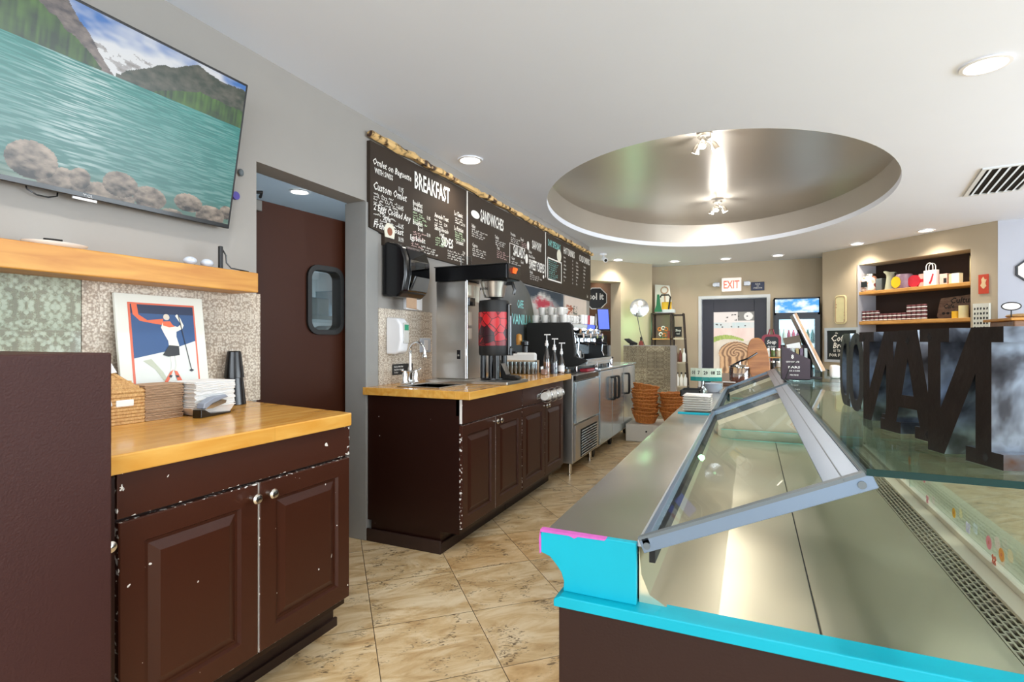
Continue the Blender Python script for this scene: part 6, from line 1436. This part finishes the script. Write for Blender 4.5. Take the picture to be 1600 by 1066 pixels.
# exit sign and blue plate
t = thing('exit_sign', 'white EXIT sign with red letters and side lamps above the door', 'exit sign', (-.31,9.88,2.04))
mat('exit_white', '#efe9e2', .4, var=0, emit='#fff1ea', es=.25); mat('exit_red', '#e2796a', .5, var=0, emit='#e8604c', es=.35)
B().box(-.465,-.155,9.82,9.895,2.045,2.275).build('housing', 'exit_white', t, bevel=.008); b = B(); b.text('EXIT', (-.31,9.819,2.095), X_, Z_, .135, .8, 'c', .001, .02, width=.25); b.build('lettering', 'exit_red', t)
for s in (-1,1):
    x = -.31+s*.235; b = B(); b.box(min(x-.045,x+.045),x+.045,9.84,9.89,2.13,2.21); q = b.build('lamp_arm', 'aluminium_light', t, bevel=.01); B().cyl((x+s*.03,9.815,2.165), .035, .03, 16, axis='y').build('lamp_head', 'aluminium_light', q)
t = thing('wall_plaque', 'small navy blue plaque with white lettering right of the exit sign', 'sign', (.095,9.89,2.04))
mat('navy', '#1f2a4d', .4); B().box(-.005,.20,9.885,9.899,2.05,2.19).build('plate', 'navy', t, bevel=.004)
b = B(); b.text('PLEASE', (.098,9.884,2.145), X_, Z_, .022, .8, 'c', .001, .02); b.text('USE', (.098,9.884,2.112), X_, Z_, .018, .8, 'c', .001, .02); b.text('OTHER DOOR', (.098,9.884,2.08), X_, Z_, .020, .75, 'c', .001, .02); b.build('lettering', 'chalk_white', t)
# drinks fridge
t = thing('drinks_fridge', 'black glass-door drinks fridge with a lit blue sky header', 'fridge', (.65,9.5,0)); fx0, fx1, fy0, fy1 = .325, .955, 9.32, 9.86
b = B(); b.box(fx0,fx0+.03,fy0,fy1,0,1.87); b.box(fx1-.03,fx1,fy0,fy1,0,1.87); b.box(fx0,fx1,fy1-.03,fy1,0,1.87); b.box(fx0,fx1,fy0,fy1,1.84,1.87); b.box(fx0,fx1,fy0,fy1,0,.12); b.box(fx0,fx1,fy0,fy0+.06,1.60,1.84); b.build('cabinet_body', 'navy_black' if 'navy_black' in MATS else mat('navy_black','#141c27',.35), t)
def sky(u_, v_): return mixc(C3('#3f96d8'), C3('#e4f2fb'), max(0, min(1, (fbm(u_*6, v_*3, 61)-.38)*3.2 + (.35-abs(v_-.35))*.6)))
b = B(); picture(b, (fx0+.015,fy0-.002,1.635), X_, Z_, fx1-fx0-.03, .21, 60, 20, sky); b.build('header_panel', vcol('header_colours', .4, emit=.9), t)
b = B(); ring(b, [(fx0+.01,.13),(fx1-.01,.13),(fx1-.01,1.60),(fx0+.01,1.60)], [(fx0+.07,.19),(fx1-.07,.19),(fx1-.07,1.53),(fx0+.07,1.53)], fy0-.03, fy0-.002); d = b.build('door', 'navy_black', t)
B().box(fx0+.07,fx1-.07,fy0-.012,fy0-.008,.19,1.53).build('door_glass', 'pane', d)
mat('fridge_inner', '#cfe0ea', .4, var=0, emit='#bfe0f5', es=.9); B().box(fx0+.03,fx1-.03,fy1-.034,fy1-.031,.12,1.60).build('glowing_back', 'fridge_inner', t)  # emission put into the back panel to brighten the fridge inside
for z in (.45,.82,1.155): B().box(fx0+.03,fx1-.03,fy0+.08,fy1-.04,z,z+.012).build('shelf', 'white_trim', t)
l = bpy.data.lights.new('fridge_light', 'POINT'); l.energy = 2.5; l.color = (.8,.92,1); l.shadow_soft_size = .08
o = bpy.data.objects.new('fridge_light', l); C.objects.link(o); o.parent = t; o.location = (-.01, -.08, 1.50)
bc = ['#d8e0d2','#e3e4d8','#b02a55','#c7325e','#8a4a78','#1f8a4c','#1c6b55','#1a7f86']
bot0 = {}
for r, z in enumerate((.463,.833,1.168)):
    for k in range(8):
        c_ = bc[k] if r == 2 else bc[(k*3+r) % 8]; cn = 'drink_'+c_[1:]; mat(cn, c_, .3)
        x = fx0+.085+k*.0655; y = fy0+.17
        tt = thing('drink_bottle', {2:'bottle on the top shelf of the lit drinks fridge, %s',1:'bottle on the middle shelf of the drinks fridge, %s',0:'bottle on the low shelf of the drinks fridge, %s'}[r] % ['milky white','cream','crimson','pink','purple','bright green','dark green','teal'][bc.index(c_)], 'bottle', (x,y,z), 'bottles in the drinks fridge')
        B().lathe([(.026,z),(.028,z+.01),(.028,z+.13),(.012,z+.18),(.012,z+.20)], (x,y,0), 12).build('body', cn, tt, smooth=True); B().cyl((x,y,z+.20), .013, .018, 10).build('cap', 'white_plastic', tt)

# ================================================================ right diagonal wall: plates, chalkboard, niche shelves
mat('cream_enamel', '#e3d9a8', .4, var=.1, vs=14)
t = thing('cream_plaque', 'tall cream painted tray with chipped spots hung on the wall', 'wall tray', rx(Vector((.32,-.01,1.44))))
B(rx).prism(rrect(.225,.415,1.445,1.865,.05), -.022, -.004, 'y').build('board', 'cream_enamel', t, bevel=.006)
b = B(rx); ring(b, rrect(.24,.40,1.46,1.85,.04), rrect(.248,.392,1.468,1.842,.035), -.026, -.021)
for s, z in ((.25,1.72),(.25,1.68),(.385,1.60),(.385,1.56),(.38,1.49)): b.box(s,s+.012,-.024,-.0215,z,z+.02)
b.build('worn_marks', 'kraft', t)
t = thing('chalk_sign', 'grey framed coffee chalkboard on the wall behind the letters', 'chalkboard', rx(Vector((.35,-.01,.9))))
b = B(rx); ring(b, [(.06,.88),(.62,.88),(.62,1.39),(.06,1.39)], [(.10,.92),(.58,.92),(.58,1.35),(.10,1.35)], -.03, -.004); b.build('frame', 'puck_grey', t)
B(rx).box(.10,.58,-.018,-.006,.92,1.35).build('board', 'slate_dark', t)
b = B(rx)
def T2(s_, x, z, h, wd=None, sl=.0): b.text(s_, (x,-.019,z), X_, Z_, h, .8, 'c', .0, .02, wd, sl)
T2('the',.26,1.30,.03); T2('Coffee',.34,1.19,.10,.36,.2); T2('Break',.34,1.09,.085,.28,.2); T2('IS THE TIME',.36,1.035,.035,.30); T2('FOR FRIENDS',.34,.965,.045,.40)
b.v = [tuple(Vector(v) + rn*-.0012) for v in b.v]
b.build('lettering', 'chalk_white', t)
# niche shelves
for z, lab in ((1.845,'upper pine shelf in the dark wall niche'),(1.425,'lower pine shelf in the dark wall niche, holding rows of small jars')):
    tag(B(rx).box(.585,1.995,.005,.325,z,z+.045).build('niche_shelf', 'shelf_pine', bevel=.006), lab, 'shelf', 'pine shelves in the niche')
ZS = 1.8905
m = bpy.data.materials.new('candy_mix'); nt, ns, ln, pb = nodes(m); tc = ns.new('ShaderNodeTexCoord'); vo = ns.new('ShaderNodeTexVoronoi'); vo.inputs['Scale'].default_value = 26; ln.new(tc.outputs['Object'], vo.inputs['Vector'])
sp = ns.new('ShaderNodeSeparateColor'); ln.new(vo.outputs['Color'], sp.inputs[0]); rp = ns.new('ShaderNodeValToRGB'); rp.color_ramp.interpolation = 'CONSTANT'
for i, (p, c_) in enumerate(((0,'#e9ded2'),(.3,'#c98a72'),(.5,'#d9b7a5'),(.68,'#8d3f3a'),(.8,'#f3efe8'))):
    e = rp.color_ramp.elements[i] if i < 2 else rp.color_ramp.elements.new(p)
    e.position = p; e.color = (*C3(c_), 1)
ln.new(sp.outputs[0], rp.inputs[0]); ln.new(rp.outputs[0], pb.inputs['Base Color']); MATS['candy_mix'] = m
t = thing('candy_jar', 'big glass jar of pale wrapped sweets at the left of the upper niche shelf', 'jar', rx(Vector((.66,.12,ZS))))
c_ = rx(Vector((.66,.12,0)))
B().lathe([(.08,ZS),(.097,ZS+.02),(.099,ZS+.17),(.075,ZS+.215)], tuple(c_), 24).build('sweets', 'candy_mix', t, smooth=True); B().lathe([(.078,ZS+.215),(.078,ZS+.245),(.07,ZS+.25)], tuple(c_), 24).build('lid', 'satin_nickel', t, smooth=True)
B(rx).box(.62,.71,.012,.016,ZS+.06,ZS+.14).build('label', 'slate_dark', t)
tag(B(rx).box(.765,.855,.10,.20,ZS,ZS+.17).build('dark_tin', 'gasket_grey', bevel=.01), 'dark grey square tin between the sweets jar and the pitcher', 'tin')
mat('pitcher_sage', '#a9ac96', .35)
t = thing('enamel_pitcher', 'sage green enamel pitcher with a flared spout on the upper niche shelf', 'pitcher', rx(Vector((.96,.12,ZS))))
c_ = rx(Vector((.965,.12,0))); B().lathe([(.070,ZS),(.066,ZS+.02),(.046,ZS+.17),(.05,ZS+.20),(.062,ZS+.235),(.058,ZS+.235),(.044,ZS+.18)], tuple(c_), 24, caps=False).build('body', 'pitcher_sage', t, smooth=True)
B(rx).prism([(.93,ZS+.19),(.875,ZS+.255),(.90,ZS+.262),(.96,ZS+.235)], .10, .14, 'y').build('spout', 'pitcher_sage', t)
B(rx).tube([(1.01,.12,ZS+.215),(1.05,.12,ZS+.225),(1.06,.12,ZS+.15),(1.02,.12,ZS+.06)], .008).build('handle', 'black_matte', t, smooth=True)
mat('mauve_tin', '#8d7386', .4, var=.3, vs=20); mat('yellow_bright', '#ecc21e', .4)
t = thing('round_tin', 'mauve tin with a bright yellow flower badge on the upper niche shelf', 'tin', rx(Vector((1.13,.14,ZS))))
c_ = rx(Vector((1.135,.14,0))); B().lathe([(.094,ZS),(.098,ZS+.01),(.098,ZS+.17),(.085,ZS+.19)], tuple(c_), 28).build('body', 'mauve_tin', t, smooth=True)
b = B(rx); b.prism([(1.10+.062*math.cos(a*PI/12)*(1+.06*math.cos(a*4)), ZS+.085+.075*math.sin(a*PI/12)) for a in range(24)], .028, .036, 'y'); b.build('badge', 'yellow_bright', t)
mat('tin_red', '#c5283a', .35, var=.15, vs=30); mat('pink_card', '#e0b5ad', .5, var=.2, vs=30)
t = thing('heart_tin', 'round red tin standing on edge on the upper niche shelf', 'tin', rx(Vector((1.295,.12,ZS))))
b = B(rx); b.lathe([(.078,0),(.080,.01),(.080,.05),(.07,.055)], (1.29,.09,ZS+.082), 26, 'y'); b.build('drum', 'tin_red', t, smooth=True)
t = thing('pink_box', 'pink and cream printed box behind the gift bag', 'box', rx(Vector((1.40,.14,ZS))))
B(rx).box(1.345,1.47,.10,.20,ZS,ZS+.165).build('carton', 'pink_card', t, bevel=.003); b = B(rx); b.box(1.36,1.45,.098,.10,ZS+.06,ZS+.10); b.build('print_band', 'tin_red', t)
t = thing('gift_bag', 'white paper gift bag with rope handles on the upper niche shelf', 'bag', rx(Vector((1.51,.1,ZS))))
mat('bag_paper', '#ecdfdc', .6, var=.12, vs=18); B(rx).box(1.435,1.585,.055,.115,ZS,ZS+.195).build('bag_body', 'bag_paper', t, bevel=.004)
for d in (.06,.11): B(rx).tube([(1.465,d,ZS+.195),(1.465,d,ZS+.24)]+[(1.505-.04*math.cos(a*PI/8),d,ZS+.24+.045*math.sin(a*PI/8)) for a in range(9)]+[(1.545,d,ZS+.195)], .005, 6).build('handle', 'white_paper', t, smooth=True)
b = B(rx); b.prism([(1.52,ZS+.02),(1.54,ZS+.06),(1.56,ZS+.14),(1.545,ZS+.15),(1.52,ZS+.07),(1.50,ZS+.03)], .052, .055, 'y'); b.build('pink_print', 'tin_red', t)
t = thing('printed_box', 'pink box with a black square label right of the gift bag', 'box', rx(Vector((1.64,.12,ZS))))
B(rx).box(1.60,1.69,.09,.17,ZS,ZS+.135).build('carton', 'pink_card', t, bevel=.003); B(rx).box(1.65,1.685,.088,.09,ZS+.02,ZS+.08).build('label', 'slate_dark', t)
t = thing('napkin_box', 'small white napkin box with a black top slot on the upper niche shelf', 'box', rx(Vector((1.78,.12,ZS))))
B(rx).box(1.745,1.83,.08,.15,ZS,ZS+.125).build('carton', 'white_ceramic', t, bevel=.003); B(rx).box(1.755,1.82,.09,.14,ZS+.125,ZS+.135).build('slot', 'black_matte', t); B(rx).box(1.71,1.745,.09,.15,ZS,ZS+.12).build('side_card', 'cream_enamel', t)
t = thing('round_tray', 'large cream round tray standing upright at the right end of the niche', 'tray', rx(Vector((1.88,.2,ZS))))
R = Matrix.Rotation(math.radians(32), 3, 'Z'); pc2 = Vector((1.885,.20,ZS+.172))
b = B(lambda p: rx(pc2 + R @ p)); b.lathe([(.001,-.008),(.15,-.008),(.165,.02),(.170,.02),(.155,-.014),(.001,-.014)], (0,0,0), 36, 'x', caps=False); b.build('dish', 'cream_enamel', t, smooth=True)
# rows of small jars on the lower shelf
ZL = 1.4705; jar0 = None
mat('jam_dark', '#4a1f22', .3); mat('jam_lid', '#7c4a4d', .45, var=.2, vs=90); mat('gingham', '#e9dfe0', .5, var=.25, vs=160)
def jam(s, d, z, lab):
    global jar0
    p = rx(Vector((s,d,z)))
    if jar0 is None:
        t = thing('jam_jar', 'x', 'jar', (0,0,0), 'little jam jars on the lower niche shelf')
        B().lathe([(.028,0),(.030,.004),(.030,.030),(.026,.034)], (0,0,0), 14).build('body', 'jam_dark', t, smooth=True); B().lathe([(.029,.034),(.029,.046),(.026,.048)], (0,0,0), 14).build('lid', 'jam_lid', t, smooth=True)
        B().lathe([(.0304,.010),(.0304,.022)], (0,0,0), 14, caps=False).build('label', 'white_paper', t)
        jar0 = t; t.location = p; o = t
    else: o = dup(jar0, tuple(p))
    o['label'] = lab
for lay in range(3):
    for k in range(14):
        s = .625+k*.0625
        if lay == 2 and not (k < 4 or k > 9): continue
        jam(s, .07, ZL+lay*.0485, '%s small jam jar from the left in the %s layer on the lower niche shelf' % (ORD[k], ('bottom','second','third')[lay]))
for k in range(4): jam(1.25+k*.0625, .07, ZL+3*.0485, '%s small jam jar from the left in the topmost layer on the lower niche shelf' % ORD[k])
wood('sign_wood', '#5e463a', '#8a6f5e', .6, (4,4,12), knots=False)
t = thing('carved_sign', 'brown carved wooden sign with dark lettering on the lower niche shelf', 'sign', rx(Vector((1.72,.2,ZL))))
b = B(rx); b.prism([(1.50,ZL+.04),(1.52,ZL),(1.98,ZL),(1.98,ZL+.29),(1.55,ZL+.26),(1.53,ZL+.20)], .20, .225, 'y'); b.build('board', 'sign_wood', t)
b = B(rx); b.text('Culture', (1.80,.199,ZL+.19), X_, Z_, .07, .8, 'c', .0, .02, .30, .2); b.text('Cafe', (1.64,.199,ZL+.13), X_, Z_, .06, .8, 'c', .0, .02, None, .2)
for k in range(5): b.prism([(1.58+.05*k+.02*math.cos(a), ZL+.07+.018*math.sin(a)) for a in [i*PI/3 for i in range(6)]], .1985, .2, 'y')
b.v = [tuple(Vector(v) + rn*-.0012) for v in b.v]; b.build('lettering', 'black_matte', t)
for s, h, r, lab in ((1.775,.085,.035,'shorter honey-coloured candle in front of the carved sign'),(1.865,.15,.048,'larger cream candle in front of the carved sign')):
    c_ = rx(Vector((s,.10,0))); tag(B().lathe([(r,ZL),(r,ZL+h),(r*.9,ZL+h),(r*.85,ZL+h-.008),(.001,ZL+h-.008)], tuple(c_), 20, caps=False).build('candle', 'yellow_box' if r < .04 else 'cream_enamel', smooth=True), lab, 'candle', 'candles in the niche')
# right of the niche
t = thing('red_poster', 'small red-orange poster with a pale figure right of the niche', 'poster', rx(Vector((2.14,-.01,1.74))))
mat('poster_red', '#c8452c', .5); B(rx).box(2.085,2.185,-.010,-.003,1.735,1.955).build('sheet', 'poster_red', t)
b = B(rx); b.cur = C3('#e6c79a'); b.prism([(2.105,1.83),(2.12,1.86),(2.115,1.90),(2.135,1.93),(2.15,1.895),(2.168,1.90),(2.155,1.855),(2.165,1.82),(2.14,1.79),(2.125,1.80)], -.012, -.0102, 'y'); b.build('figure', vcol('poster_fig', .5), t)
t = thing('art_panel', 'white panel with rows of small dark shapes beside the niche', 'picture', rx(Vector((2.12,-.01,1.3))))
B(rx).box(2.04,2.205,-.030,-.003,1.26,1.625).build('panel', 'poster_cream', t)
b = B(rx)
ra = random.Random(2)
for r in range(6):
    for k in range(5):
        cx, cz = 2.06+k*.031, 1.29+r*.055; b.add([(cx-.008,-.0305,cz-.014),(cx+ra.uniform(.004,.012),-.0305,cz-.012),(cx+.009,-.0305,cz+ra.uniform(.006,.016)),(cx-ra.uniform(.002,.010),-.0305,cz+.014)], [(0,1,2,3)])
b.build('shapes', 'slate_dark', t)
# grey wall at far right
t = thing('octagon_sign', 'white octagonal sign with a dark edge on the grey wall, cut by the photo edge', 'sign', (2.78,7.64,1.88))
oc = [(2.80+.15*math.cos(PI/8+a*PI/4), 1.97+.13*math.sin(PI/8+a*PI/4)) for a in range(8)]
B().prism(oc, 7.63, 7.648, 'y').build('plate', 'slate_dark', t); B().prism([(2.80+(x-2.80)*.88, 1.97+(z-1.97)*.88) for x,z in oc], 7.625, 7.63, 'y').build('face', 'exit_white', t)
t = thing('display_unit', 'dark wooden shelf unit top with oval tags right of the letters', 'shelf unit', (2.6,6.6,0))
B().box(2.20,3.1,6.35,6.9,0,1.385).build('cabinet', 'counter_brown', t, bevel=.01); B().box(2.16,3.15,6.30,6.95,1.385,1.41).build('top', 'shelf_beam', t, bevel=.006)
for x, z, lab in ((2.215,1.52,'oval wire-framed name tag at the left end of the wooden unit top'),(2.40,1.58,'higher oval wire-framed name tag at the photo edge')):
    t = thing('oval_tag', lab, 'tag', (x,6.45,1.41), 'oval name tags')
    b = B(); b.tube([(x+.07*math.cos(a*PI/12), 6.45, z+.035*math.sin(a*PI/12)) for a in range(24)], .006, 6, closed=True); b.tube([(x,6.45,z-.035),(x,6.45,1.412)], .005); b.cyl((x,6.45,1.4105), .02, .005, 12); b.build('wire_frame', 'black_matte', t, smooth=True)
    B().prism([(x+.066*math.cos(a*PI/12), z+.032*math.sin(a*PI/12)) for a in range(24)], 6.448, 6.452, 'y').build('plate', 'exit_white', t)
# rounded basket-like ornament on the unit
tag(B().sphere((2.36,6.6,1.432), .10, sq=(1.4,1,.25)).build('woven_tray', 'wicker', smooth=True), 'flat woven tray on top of the wooden unit at far right', 'tray')
